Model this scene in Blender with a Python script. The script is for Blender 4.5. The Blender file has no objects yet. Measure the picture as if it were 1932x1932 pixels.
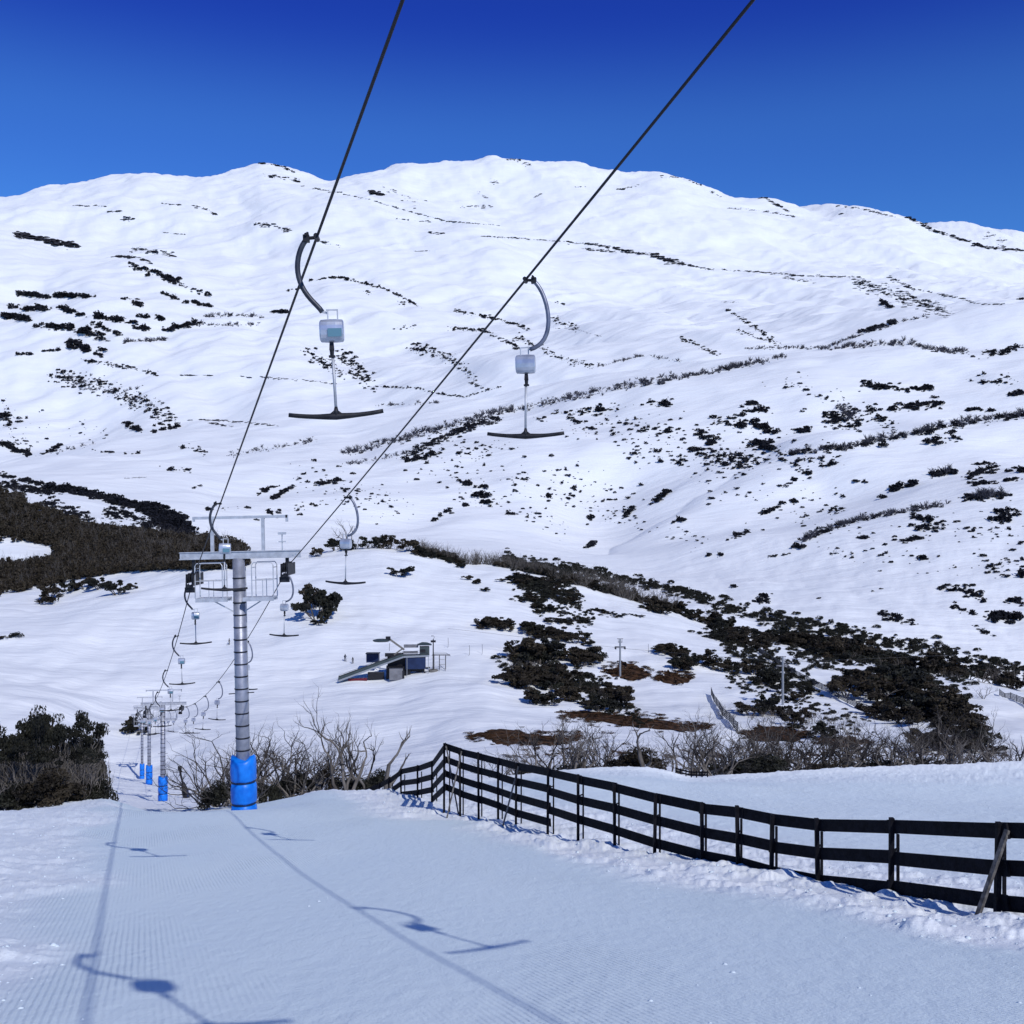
import bpy, math, random
import numpy as np
from mathutils import Vector, Matrix
C = bpy.context.scene.collection
SC = bpy.context.scene
# ---------------------------------------------------------------- camera, sky, sun, exposure
F = 1965.0; CX = 966.0            # focal length and centre, in units of 1/1932 of the picture width
cam_d = bpy.data.cameras.new('camera'); cam = bpy.data.objects.new('camera', cam_d); C.objects.link(cam)
cam_d.sensor_width = 36; cam_d.lens = 36*F/1932; cam_d.clip_start = .1; cam_d.clip_end = 20000
cam.location = (0, 0, 0); cam.rotation_euler = (math.radians(90), 0, 0)
SC.camera = cam
SC.view_settings.view_transform = 'Standard'; SC.view_settings.look = 'None'
SC.view_settings.gamma = 1; SC.view_settings.exposure = 0.0
SC.cycles.max_bounces = 6; SC.cycles.diffuse_bounces = 3; SC.cycles.glossy_bounces = 2
SC.cycles.transparent_max_bounces = 4
SUN = Vector((.61, -1.0, 1.0)).normalized()
el = math.asin(SUN.z); az = math.atan2(SUN.x, SUN.y)
w = bpy.data.worlds.new('World'); SC.world = w; w.use_nodes = True
nt = w.node_tree; nt.nodes.clear()
sky = nt.nodes.new('ShaderNodeTexSky'); sky.sky_type = 'NISHITA'; sky.sun_disc = False
sky.sun_elevation = el; sky.sun_rotation = az; sky.altitude = 2200; sky.air_density = 1.0
sky.dust_density = 0.8; sky.ozone_density = 3.0
tcw = nt.nodes.new('ShaderNodeTexCoord'); sxyz = nt.nodes.new('ShaderNodeSeparateXYZ'); nt.links.new(tcw.outputs['Generated'], sxyz.inputs[0])
ramp = nt.nodes.new('ShaderNodeValToRGB'); cr_ = ramp.color_ramp; cr_.interpolation = 'EASE'     # deep, polarised-looking alpine blue overhead
for k_, (p_, c_) in enumerate(((.24, (.24, .53, .95)), (.33, (.21, .47, .96)), (.44, (.085, .20, .84)), (.72, (.16, .40, .78)))):
    e_ = cr_.elements[k_] if k_ < 2 else cr_.elements.new(p_); e_.position = p_; e_.color = (*c_, 1)
nt.links.new(sxyz.outputs['Z'], ramp.inputs['Fac'])
mulc = nt.nodes.new('ShaderNodeVectorMath'); mulc.operation = 'MULTIPLY'; nt.links.new(ramp.outputs['Color'], mulc.inputs[1])
bg = nt.nodes.new('ShaderNodeBackground'); bg.inputs[1].default_value = 0.15
wo = nt.nodes.new('ShaderNodeOutputWorld')
nt.links.new(sky.outputs[0], mulc.inputs[0]); nt.links.new(mulc.outputs[0], bg.inputs[0]); nt.links.new(bg.outputs[0], wo.inputs[0])
sd = bpy.data.lights.new('sun', 'SUN'); sd.energy = 3.15; sd.angle = math.radians(.4); sd.color = (1, .985, .955)
so = bpy.data.objects.new('sun', sd); C.objects.link(so); so.rotation_euler = SUN.to_track_quat('Z', 'Y').to_euler()

# ---------------------------------------------------------------- helpers
R = random.Random(7)
def tag(o, label=None, cat=None, group=None, kind=None):
    if label: o['label'] = label
    if cat: o['category'] = cat
    if group: o['group'] = group
    if kind: o['kind'] = kind
    return o
def empty(name, loc=(0, 0, 0), rz=0):
    o = bpy.data.objects.new(name, None); C.objects.link(o); o.location = loc; o.rotation_euler = (0, 0, rz)
    o.empty_display_size = .3; return o
def copy_tree(o, parent=None):
    c = o.copy(); C.objects.link(c); c.parent = parent
    for ch in o.children: copy_tree(ch, c)
    return c
class MB:
    def __init__(s): s.v = []; s.f = []
    def add(s, vs, fs):
        b = len(s.v); s.v += [tuple(q) for q in vs]; s.f += [tuple(i+b for i in f) for f in fs]; return s
    def box(s, c, d, rot=None, taper=1.0):
        x, y, z = d[0]/2, d[1]/2, d[2]/2
        vs = []
        for (i, j, k) in ((-1,-1,-1),(1,-1,-1),(1,1,-1),(-1,1,-1),(-1,-1,1),(1,-1,1),(1,1,1),(-1,1,1)):
            t = taper if k > 0 else 1
            p = Vector((i*x*t, j*y*t, k*z))
            if rot: p = rot @ p
            vs.append(p+Vector(c))
        return s.add(vs, [(0,3,2,1),(4,5,6,7),(0,1,5,4),(1,2,6,5),(2,3,7,6),(3,0,4,7)])
    def beam(s, a, b, w, h):
        a = Vector(a); b = Vector(b); d = b-a; L = d.length
        if L < 1e-6: return s
        y = d/L; up = Vector((0, 0, 1)) if abs(y.z) < .95 else Vector((1, 0, 0))
        x = y.cross(up).normalized(); z = x.cross(y)
        m = Matrix((x, y, z)).transposed()
        return s.box((a+b)/2, (w, L, h), m)
    def tube(s, pts, rad, n=8, cap=True):
        pts = [Vector(p) for p in pts]; m = len(pts)
        if not hasattr(rad, '__len__'): rad = [rad]*m
        vs = []; prev = None
        for i, p in enumerate(pts):
            d = (pts[min(i+1, m-1)]-pts[max(i-1, 0)]).normalized()
            if prev is None:
                up = Vector((0, 0, 1)) if abs(d.z) < .9 else Vector((1, 0, 0))
                x = d.cross(up).normalized()
            else:
                x = (prev-d*prev.dot(d)).normalized()
            prev = x; y = d.cross(x)
            for k in range(n):
                a = 2*math.pi*k/n
                vs.append(p+(x*math.cos(a)+y*math.sin(a))*rad[i])
        fs = []
        for i in range(m-1):
            for k in range(n):
                fs.append((i*n+k, i*n+(k+1) % n, (i+1)*n+(k+1) % n, (i+1)*n+k))
        if cap: fs.append(tuple(reversed(range(n)))); fs.append(tuple((m-1)*n+k for k in range(n)))
        return s.add(vs, fs)
    def lathe(s, c, prof, n=20, axis='Z'):
        vs = []
        for (r, h) in prof:
            for k in range(n):
                a = 2*math.pi*k/n; p = (r*math.cos(a), r*math.sin(a), h)
                if axis == 'X': p = (p[2], p[0], p[1])
                if axis == 'Y': p = (p[0], p[2], p[1])
                vs.append((p[0]+c[0], p[1]+c[1], p[2]+c[2]))
        m = len(prof); fs = []
        for i in range(m-1):
            for k in range(n): fs.append((i*n+k, i*n+(k+1) % n, (i+1)*n+(k+1) % n, (i+1)*n+k))
        fs.append(tuple(reversed(range(n)))); fs.append(tuple((m-1)*n+k for k in range(n)))
        return s.add(vs, fs)
    def mesh(s, name, m, smooth=False):
        me = bpy.data.meshes.new(name); me.from_pydata(s.v, [], s.f); me.materials.append(m)
        if smooth: me.polygons.foreach_set('use_smooth', [True]*len(me.polygons))
        me.update(); return me
    def build(s, name, m, parent=None, smooth=False, bevel=0):
        o = bpy.data.objects.new(name, s.mesh(name, m, smooth)); C.objects.link(o); o.parent = parent
        if bevel:
            b = o.modifiers.new('bevel', 'BEVEL'); b.width = bevel; b.segments = 2; b.limit_method = 'ANGLE'
        return o
def mesh_np(name, V, Fq, m, smooth=False):
    """V (n,3), Fq (m,k) arrays -> mesh"""
    me = bpy.data.meshes.new(name); V = np.asarray(V, dtype=np.float32); Fq = np.asarray(Fq, dtype=np.int32)
    me.vertices.add(len(V)); me.vertices.foreach_set('co', V.ravel())
    k = Fq.shape[1]
    me.loops.add(Fq.size); me.loops.foreach_set('vertex_index', Fq.ravel())
    me.polygons.add(len(Fq)); me.polygons.foreach_set('loop_start', np.arange(0, Fq.size, k, dtype=np.int32))
    me.polygons.foreach_set('loop_total', np.full(len(Fq), k, dtype=np.int32))
    if smooth: me.polygons.foreach_set('use_smooth', np.ones(len(Fq), dtype=bool))
    me.update(calc_edges=True); me.materials.append(m); return me
def ob(name, me, parent=None):
    o = bpy.data.objects.new(name, me); C.objects.link(o); o.parent = parent; return o
# ---------------------------------------------------------------- materials
def mat(name, col, rough=.7, metal=0, col2=None, nscale=3., bump=0., bscale=20., spec=.4, rnd=False):
    m = bpy.data.materials.new(name); m.use_nodes = True; t = m.node_tree
    b = t.nodes['Principled BSDF']; b.inputs['Roughness'].default_value = rough; b.inputs['Metallic'].default_value = metal
    b.inputs['Specular IOR Level'].default_value = spec
    b.inputs['Base Color'].default_value = (*col, 1)
    tc = t.nodes.new('ShaderNodeTexCoord')
    if col2 or rnd:
        n = t.nodes.new('ShaderNodeTexNoise'); n.inputs['Scale'].default_value = nscale; n.inputs['Detail'].default_value = 4
        t.links.new(tc.outputs['Object'], n.inputs['Vector'])
        cr = t.nodes.new('ShaderNodeValToRGB'); cr.color_ramp.elements[0].position = .36; cr.color_ramp.elements[1].position = .64
        cr.color_ramp.elements[0].color = (*col, 1); cr.color_ramp.elements[1].color = (*(col2 or col), 1)
        t.links.new(n.outputs['Fac'], cr.inputs['Fac']); out = cr.outputs['Color']
        if rnd:
            oi = t.nodes.new('ShaderNodeObjectInfo'); mr = t.nodes.new('ShaderNodeMapRange')
            mr.inputs['To Min'].default_value = .7; mr.inputs['To Max'].default_value = 1.35
            t.links.new(oi.outputs['Random'], mr.inputs['Value'])
            mx = t.nodes.new('ShaderNodeVectorMath'); mx.operation = 'SCALE'
            t.links.new(out, mx.inputs[0]); t.links.new(mr.outputs['Result'], mx.inputs['Scale']); out = mx.outputs[0]
        t.links.new(out, b.inputs['Base Color'])
    if bump:
        n2 = t.nodes.new('ShaderNodeTexNoise'); n2.inputs['Scale'].default_value = bscale; n2.inputs['Detail'].default_value = 5
        t.links.new(tc.outputs['Object'], n2.inputs['Vector'])
        bp = t.nodes.new('ShaderNodeBump'); bp.inputs['Strength'].default_value = bump; bp.inputs['Distance'].default_value = .02
        t.links.new(n2.outputs['Fac'], bp.inputs['Height']); t.links.new(bp.outputs['Normal'], b.inputs['Normal'])
    return m
M = {}
M['galv'] = mat('galvanised_steel', (.42,.43,.45), .5, .35, (.55,.56,.58), 4, .2, 30)
M['pole'] = mat('pole_steel', (.24,.25,.29), .45, .4, (.34,.35,.40), 3, .2, 20)
M['darkmetal'] = mat('dark_metal', (.008,.008,.011), .5, .3, (.022,.022,.026), 6)
M['rope'] = mat('steel_rope', (.02,.02,.025), .6, .3)
M['arm_dark'] = mat('dark_painted_tube', (.03,.033,.045), .45, .3, (.06,.065,.08), 5)
M['arm_grey'] = mat('grey_tube', (.13,.14,.18), .4, .5, (.22,.23,.28), 5)
M['box'] = mat('aluminium_housing', (.42,.44,.50), .30, .55, (.6,.62,.67), 5, .1, 12)
M['label'] = mat('teal_sticker', (.10,.22,.28), .5)
M['black'] = mat('black_rubber', (.004,.004,.006), .55, 0, (.016,.016,.02), 9)
M['blue'] = mat('blue_vinyl_pad', (.0,.14,.62), .42, 0, (.005,.20,.75), 3, .9, 4)
M['bluestrap'] = mat('dark_blue_strap', (.0,.015,.06), .6)
M['wood'] = mat('dark_stained_timber', (.003,.003,.005), .8, 0, (.009,.009,.013), 7, .5, 30, spec=.12)
M['woodgrey'] = mat('weathered_timber', (.05,.045,.042), .8, 0, (.16,.15,.14), 9, .5, 30)
M['slat'] = mat('grey_weathered_slats', (.03,.03,.034), .8, 0, (.075,.075,.08), 4)
M['leaf'] = mat('snow_gum_leaf', (.004,.0045,.004), .7, 0, (.027,.027,.018), 1.2, rnd=True, spec=.2)
M['leafbrown'] = mat('olive_brown_leaf', (.007,.0055,.004), .7, 0, (.048,.038,.024), .9, rnd=True, spec=.2)
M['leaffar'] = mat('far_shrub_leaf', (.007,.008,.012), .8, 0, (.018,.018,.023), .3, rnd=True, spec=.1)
M['bark'] = mat('pale_bark', (.06,.052,.046), .85, 0, (.20,.18,.16), 5, spec=.2)
M['barkdark'] = mat('dark_bark', (.018,.015,.014), .85, 0, (.06,.052,.046), 4, spec=.2)
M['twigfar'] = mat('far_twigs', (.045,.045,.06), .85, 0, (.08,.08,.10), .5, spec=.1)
M['rock'] = mat('dark_rock', (.018,.018,.024), .85, 0, (.05,.05,.06), .2, spec=.1)
M['earth'] = mat('brown_heath', (.014,.010,.007), .95, 0, (.095,.050,.026), .9, .8, 3, spec=.05)
# ---------------------------------------------------------------- terrain (height field z(x, y), camera eye at z = 0)
def rng_hash(ix, iy, seed):
    h = (ix.astype(np.int64)*374761393 + iy.astype(np.int64)*668265263 + seed*974634777) & 0x7fffffff
    h = ((h ^ (h >> 13))*1274126177) & 0x7fffffff
    return ((h ^ (h >> 16)) & 0xffff)/65535.0
def vnoise(x, y, seed=0):
    ix = np.floor(x); iy = np.floor(y); fx = x-ix; fy = y-iy
    fx = fx*fx*fx*(fx*(fx*6-15)+10); fy = fy*fy*fy*(fy*(fy*6-15)+10)
    ix = ix.astype(np.int64); iy = iy.astype(np.int64)
    a = rng_hash(ix, iy, seed); b = rng_hash(ix+1, iy, seed); c = rng_hash(ix, iy+1, seed); d = rng_hash(ix+1, iy+1, seed)
    return (a*(1-fx)+b*fx)*(1-fy)+(c*(1-fx)+d*fx)*fy-.5
def fbm(x, y, o=4, seed=0, g=.5):
    s = 0; a = 1
    for i in range(o):
        s = s+a*vnoise(x, y, seed+i*17); x, y = x*1.93*.96+y*1.93*.28+31.7, y*1.93*.96-x*1.93*.28+11.3; a *= g
    return s
def sst(x, a, b):
    t = np.clip((x-a)/(b-a), 0, 1); return t*t*(3-2*t)
# rows: (distance, [(px, py)...]) ; how high the ground stands at that distance along each bearing
ROWS = [
 (36, 0),
 (50, [(-700,1600),(0,1534),(120,1514),(200,1502),(300,1538),(380,1532),(450,1524),(600,1492),(700,1489),(850,1492),(950,1480),(1100,1466),(1300,1478),(1932,1500),(2700,1540)]),
 (62, [(-700,1620),(0,1560),(200,1524),(330,1528),(450,1520),(600,1500),(700,1496),(850,1482),(900,1472),(1000,1458),(1100,1448),(1210,1445),(1250,1451),(1303,1466),(1400,1460),(1531,1450),(1932,1433),(2700,1400)]),
 (76, [(-700,1640),(0,1580),(200,1520),(330,1520),(450,1512),(600,1500),(700,1494),(850,1474),(1000,1466),(1250,1462),(1400,1468),(1932,1470),(2700,1480)]),
 (120, [(-700,1560),(0,1500),(200,1500),(310,1508),(450,1490),(600,1470),(800,1450),(1000,1440),(1300,1450),(1932,1450),(2700,1450)]),
 (150, [(-700,1500),(0,1470),(200,1480),(285,1498),(450,1472),(700,1450),(900,1425),(1100,1420),(1300,1420),(1932,1420),(2700,1420)]),
 (195, [(-700,1450),(0,1420),(200,1440),(268,1486),(350,1440),(450,1420),(650,1410),(850,1390),(1000,1385),(1200,1385),(1400,1390),(1932,1390),(2700,1400)]),
 (230, [(-700,1360),(0,1340),(130,1360),(228,1400),(300,1370),(450,1350),(650,1340),(850,1330),(1000,1350),(1200,1350),(1400,1340),(1932,1360),(2700,1380)]),
 (262, [(-700,1290),(0,1280),(230,1340),(450,1310),(650,1289),(850,1275),(950,1292),(1100,1310),(1400,1300),(1932,1330),(2700,1370)]),
 (330, [(-700,1180),(0,1190),(300,1185),(600,1165),(900,1175),(1200,1205),(1500,1250),(1932,1312),(2700,1380)]),
 (430, [(-700,1090),(0,1112),(100,1108),(250,1076),(400,1040),(600,1036),(700,1022),(780,1030),(870,1052),(1040,1082),(1200,1130),(1400,1188),(1600,1238),(1800,1276),(1932,1300),(2700,1400)]),
 (500, [(-700,1060),(0,1060),(100,1058),(250,1040),(400,1030),(500,1045),(700,1080),(900,1142),(1200,1205),(1500,1250),(1932,1318),(2700,1420)]),
 (600, [(-700,850),(0,950),(150,985),(250,1010),(350,1032),(450,1060),(600,1080),(900,1105),(1200,1150),(1500,1166),(1932,1175),(2700,1180)]),
 (660, [(-700,840),(0,945),(150,985),(250,1010),(350,1034),(450,1065),(600,1075),(900,1085),(1200,1128),(1500,1133),(1932,1105),(2700,1080)]),
 (760, [(-700,800),(0,912),(100,932),(250,960),(350,998),(400,1030),(500,1055),(900,1049),(1200,1097),(1500,1085),(1932,1018),(2700,960)]),
 (860, [(-700,850),(0,950),(100,960),(250,980),(350,1010),(400,1035),(600,1035),(900,1025),(1200,1073),(1500,1050),(1700,1000),(1932,951),(2700,870)]),
 (950, [(-700,900),(0,925),(200,940),(430,985),(700,1005),(900,1010),(1080,1050),(1150,1060),(1300,1052),(1500,1024),(1700,965),(1800,940),(1932,905),(2700,800)]),
 (1010, [(-700,900),(0,920),(200,930),(430,970),(700,985),(900,985),(1080,1030),(1150,1035),(1250,990),(1300,985),(1500,1000),(1700,955),(1932,895),(2700,780)]),
 (1150, [(-700,880),(0,905),(200,895),(430,910),(800,895),(1000,890),(1130,960),(1250,925),(1350,880),(1450,862),(1600,838),(1700,818),(1932,787),(2700,700)]),
 (1210, [(-700,880),(0,900),(200,880),(430,880),(800,860),(1130,860),(1450,850),(1600,835),(1700,818),(1932,787),(2700,690)]),
 (1350, [(-700,870),(0,885),(200,855),(430,840),(700,828),(800,806),(1000,768),(1200,727),(1400,687),(1480,674),(1700,654),(1820,668),(1932,648),(2700,600)]),
 (1410, [(-700,865),(0,882),(200,845),(430,828),(700,815),(800,797),(1000,766),(1200,728),(1400,690),(1480,680),(1700,664),(1820,672),(1932,655),(2700,600)]),
 (1560, [(-700,900),(0,875),(130,830),(300,805),(480,790),(700,765),(830,748),(1000,724),(1200,692),(1480,660),(1600,636),(1700,603),(1830,577),(1932,563),(2700,480)]),
 (1700, [(-700,960),(0,932),(300,868),(700,822),(1000,780),(1480,715),(1700,662),(1932,625),(2700,520)]),
 (1880, [(-700,800),(0,830),(200,815),(300,800),(480,770),(700,745),(1000,700),(1200,668),(1480,640),(1700,600),(1932,575),(2700,500)]),
 (2050, [(-700,650),(0,690),(150,655),(250,645),(400,690),(600,700),(800,690),(1000,668),(1200,635),(1400,645),(1480,625),(1700,585),(1932,575),(2700,500)]),
 (2250, [(-700,540),(0,590),(150,560),(250,560),(400,600),(600,590),(700,600),(900,625),(1200,600),(1480,590),(1700,570),(1800,577),(1932,572),(2700,500)]),
 (2450, [(-700,480),(0,500),(200,480),(300,480),(450,520),(600,525),(750,545),(900,550),(1200,560),(1480,550),(1700,545),(1932,568),(2700,500)]),
 (2700, [(-700,450),(0,440),(250,470),(450,450),(620,440),(800,450),(900,445),(1050,458),(1200,478),(1400,513),(1600,524),(1700,533),(1850,561),(1932,572),(2700,520)]),
 (2860, [(-700,450),(0,420),(250,410),(450,400),(620,365),(720,385),(820,412),(900,430),(1050,458),(1200,470),(1400,490),(1600,500),(1700,510),(1850,535),(1932,560),(2700,520)]),
 (3100, [(-700,430),(0,390),(200,355),(350,345),(490,330),(600,352),(650,357),(800,385),(900,400),(1050,400),(1200,375),(1400,405),(1480,425),(1600,430),(1720,440),(1790,465),(1932,505),(2700,500)]),
 (3400, [(-700,430),(0,372),(80,356),(200,331),(340,322),(400,320),(490,308),(530,312),(560,325),(620,336),(700,318),(800,295),(870,287),(960,287),(1050,297),(1130,314),(1200,328),(1255,325),(1310,340),(1375,372),(1440,371),(1480,380),(1545,397),(1600,389),(1660,403),(1715,411),(1790,446),(1850,463),(1932,476),(2700,560)]),
 (3650, [(-700,480),(0,420),(300,380),(500,350),(620,370),(800,330),(1000,330),(1200,360),(1400,400),(1450,395),(1500,382),(1560,392),(1700,430),(1850,480),(1932,500),(2700,580)]),
 (4600, [(-700,520),(0,520),(800,500),(1400,480),(1700,450),(1760,430),(1800,423),(1850,423),(1910,428),(1932,440),(2300,450),(2700,520)]),
 (5600, [(-700,620),(2700,620)]),
]
def zn(x, D):
    return -1.85-.288*D+.0013*D*D+.02*np.clip(-x-6, 0, 30)*0
PXG = np.arange(-700, 2701, 10.0)
LG = np.linspace(math.log(36), math.log(12940), 860)
def _table():
    T = []; L = []
    SH = (50, 62, 430, 2860, 3400, 4600)
    for D0, pts in ROWS:
        D = float(np.interp(D0, [0, 1010, 1150, 1210, 1350, 1410, 1560, 1700, 5600], [0, 1010, 1180, 1260, 1580, 1660, 1880, 2020, 12940]))
        L.append(math.log(D))
        if pts == 0: T.append(zn(PXG*0, 36)+PXG*0)
        else:
            xs, ys = zip(*pts); y = np.interp(PXG, xs, ys)
            sg = 1.2 if D0 in SH else 5.0; k = np.exp(-.5*(np.arange(-15, 16)/sg)**2); k /= k.sum()
            y = np.convolve(np.pad(y, 15, mode='edge'), k, 'valid')
            T.append((CX-y)/F*D)
    T = np.array(T); out = np.empty((len(LG), len(PXG)))
    for j in range(len(PXG)): out[:, j] = np.interp(LG, L, T[:, j])
    def sm(sg):
        k = np.exp(-.5*(np.arange(-12, 13)/sg)**2); k /= k.sum(); p = np.pad(out, ((12, 12), (0, 0)), mode='edge')
        return sum(k[i]*p[i:i+len(LG)] for i in range(25))
    a = sst(np.exp(LG), 1900, 2400)*(1-sst(np.exp(LG), 5600, 6300)); return sm(2.2)*(1-a[:, None])+sm(6.)*a[:, None]
TAB = _table()
def H(x, D, detail=True):
    x = np.asarray(x, float); D = np.asarray(D, float)
    Dc = np.maximum(D, 36)
    px = np.clip(CX+F*x/Dc, -700, 2700); u = (px+700)/10.0; v = (np.log(np.minimum(Dc, 12940))-LG[0])/(LG[1]-LG[0])
    i = np.clip(np.floor(v).astype(int), 0, len(LG)-2); j = np.clip(np.floor(u).astype(int), 0, len(PXG)-2)
    a = v-i; b = u-j
    zt = (TAB[i, j]*(1-b)+TAB[i, j+1]*b)*(1-a)+(TAB[i+1, j]*(1-b)+TAB[i+1, j+1]*b)*a
    k = sst(D, 34, 47); z = zn(x, np.minimum(D, 60))*(1-k)+zt*k
    if detail:
        # drifts and hollows: metres high on the far mountain, centimetres close by
        mid = sst(D, 60, 200)*(1-sst(D, 700, 1000))
        z = z+mid*(fbm(x/28., D/40., 4, 3)*2.4+fbm(x/7+D/30., D/9.-x/40., 3, 9)*.34)
        far = sst(D, 700, 1100)
        # gully whose shaded bank faces away from the sun
        ax, ay, bx, by = 62., 960., 292., 1190.; L_ = math.hypot(bx-ax, by-ay); ex, ey = (bx-ax)/L_, (by-ay)/L_
        tt = (x-ax)*ex+(D-ay)*ey; ss = (x-ax)*ey-(D-ay)*ex+fbm(tt/70., D*0, 2, 88)*30
        z = z+sst(tt, -60, 40)*(1-sst(tt, L_-40, L_+160))*np.where(ss > 0, 20*(1-np.exp(-np.maximum(ss, 0)/42.)), 0)*(1-sst(ss, 120, 420))
        xr = (x*.8+D*.6); yr = (D*.8-x*.6)
        amp = 7.0+13*sst(D, 2000, 3000)
        z = z+far*(fbm(xr/420., yr/150., 5, 21, .5)*amp+(.5-np.abs(fbm(xr/260., yr/90., 3, 33)))*amp*.7-amp*.3)
        z = z+far*(1-sst(D, 1750, 2050))*fbm(x/150.+D/330., D/240.-x/500., 3, 103)*17
        rr = far*sst(D, 1950, 2300)
        z = z+rr*(np.abs(fbm(xr/160., yr/80., 3, 41))*-3)
        # gullies and wind-cut ribs running down the big mountain
        gx = x/520.+D/1900.+fbm(x/900., D/1500., 2, 91)*1.3
        z = z+rr*(vnoise(gx, D/1500., 95)*108+fbm(x/210.+D/500., D/420., 3, 97)*42)
    return z
FP = [(7.9,14.3),(7.3,15.6),(3.5,25),(.2,36),(-2.4,37.5),(-3.4,43),(-5.3,49),(-6.6,52),(-8.6,54)]  # fence line
def fdist(x, D):
    """signed distance from the fence line, positive on the piste side"""
    best = np.full(np.broadcast(x, D).shape, 1e9); sg = np.ones_like(best)
    pts = [(14.0, 1.0)]+FP
    for (ax, ay), (bx, by) in zip(pts[:-1], pts[1:]):
        dx, dy = bx-ax, by-ay; L2 = dx*dx+dy*dy
        t = np.clip(((x-ax)*dx+(D-ay)*dy)/L2, 0, 1)
        d = np.hypot(x-ax-t*dx, D-ay-t*dy); s = np.sign(dx*(D-ay)-dy*(x-ax))
        m = d < best; best = np.where(m, d, best); sg = np.where(m, s, sg)
    return best*sg
def near_rough(x, D):
    """0 groomed .. 1 broken, churned snow"""
    fd = fdist(x, D); nz = vnoise(x*.5, D*.35, 77)
    a = (1-sst(fd+nz*1.2, 1.6, 3.2))                       # strip along the fence and beyond it
    beyond = sst(-fd, 2.5, 6); a = a*(1-.8*beyond)
    left = sst(-x-.36*(D-9)-3.6+nz*1.5, 0, 1.6)*.8          # rough shoulder left of the lift track
    mogul = sst(D, 50, 56)*(1-sst(D, 190, 230))*.6
    return np.clip(np.maximum(np.maximum(a, left), mogul), 0, 1)
def Hn(x, D):
    z = H(x, D); r = near_rough(x, D); fade = 1-sst(D, 130, 260)
    lump = np.maximum(fbm(x/.5, D/.40, 4, 51, .6), -.12)*.15+fbm(x/2.2, D/1.6, 2, 61)*.14
    z = z+r*fade*lump+fade*(1-r)*(fbm(x/3.2, D/5., 2, 71)*.035)
    bank = np.exp(-((fdist(x, D)-.5)/.8)**2)*(1-sst(D, 40, 50))
    return z+bank*.02*fade+fade*sst(-fdist(x, D), .3, 1.6)*(1-sst(-fdist(x, D), 3, 6))*(-.12)
SURF_D = np.exp(np.linspace(math.log(9), math.log(12500), 1300))
SPX = np.arange(-260, 2200, 3.0)
_X = (SPX[:, None]-CX)/F*SURF_D[None, :]; _Z = H(_X, np.broadcast_to(SURF_D[None, :], _X.shape)); _Y = CX-F*_Z/SURF_D[None, :]
def surf(px, y, exact=False):
    """point of the ground seen at bearing px, height y (1932 units)"""
    c = int(round((min(max(px, -260), 2190)+260)/3.0)); yy = _Y[c]
    idx = np.nonzero(yy <= y)[0]
    if len(idx) == 0: return None
    i = idx[0]; D = SURF_D[i]
    if i:
        k = (yy[i-1]-y)/max(yy[i-1]-yy[i], 1e-6); k = min(max(k, 0), 1); D = float(SURF_D[i-1]+(SURF_D[i]-SURF_D[i-1])*k); z = float(_Z[c, i-1]+(_Z[c, i]-_Z[c, i-1])*k)
    else: z = float(_Z[c, 0])
    x = (px-CX)/F*D
    if exact: z = float(H(np.array([x]), np.array([D]))[0])
    return (float(x), float(D), z)
def surf_crest(px, y):
    """same, but never jumps over the near spur's crest"""
    for k in range(16):
        s = surf(px, y+3*k)
        if s and s[1] < 470: return s
    return None
def at(px, D):
    x = (px-CX)/F*D; return Vector((x, D, float(Hn(np.array([x]), np.array([D]))[0])))
def g(x, D): return float(Hn(np.array([x]), np.array([float(D)]))[0])
def P(px, y, D): return Vector(((px-CX)/F*D, D, (CX-y)/F*D))

def build_ground():
    Ds = np.concatenate([np.linspace(-40, 3, 40, endpoint=False), np.geomspace(3, 60, 420, endpoint=False),
                         np.geomspace(60, 800, 340, endpoint=False), np.geomspace(800, 7000, 480, endpoint=False), np.geomspace(7000, 12940, 50)])
    u = np.concatenate([np.linspace(-1.7, -.52, 60, endpoint=False), np.linspace(-.52, .52, 1240, endpoint=False), np.linspace(.52, 1.7, 61)])
    wD = np.where(Ds < 30, np.sqrt(np.maximum(Ds, 0)**2+3.0**2), np.sqrt(Ds**2+9))
    X = u[None, :]*wD[:, None]; Y = np.repeat(Ds[:, None], len(u), 1)
    back = (Ds[:, None] < 3)
    X = np.where(back, u[None, :]*np.maximum(wD[:, None], 4.24)*1.0, X)
    Z = Hn(X, Y)
    V = np.stack([X, Y, Z], -1).reshape(-1, 3); n, m = X.shape
    i = np.arange(n-1)[:, None]*m+np.arange(m-1)[None, :]
    Fq = np.stack([i, i+1, i+m+1, i+m], -1).reshape(-1, 4)
    me = mesh_np('snow_ground', V, Fq, snow_mat(), True)
    at_ = me.attributes.new('rough', 'FLOAT', 'POINT')
    rv = near_rough(X, Y)*(1-sst(Y, 250, 400)); at_.data.foreach_set('value', rv.astype(np.float32).ravel())
    gv = (1-sst(Y, 56, 66))
    a2 = me.attributes.new('groomed', 'FLOAT', 'POINT'); a2.data.foreach_set('value', gv.astype(np.float32).ravel())
    o = ob('snow_ground', me); o['kind'] = 'structure'; return o
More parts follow.
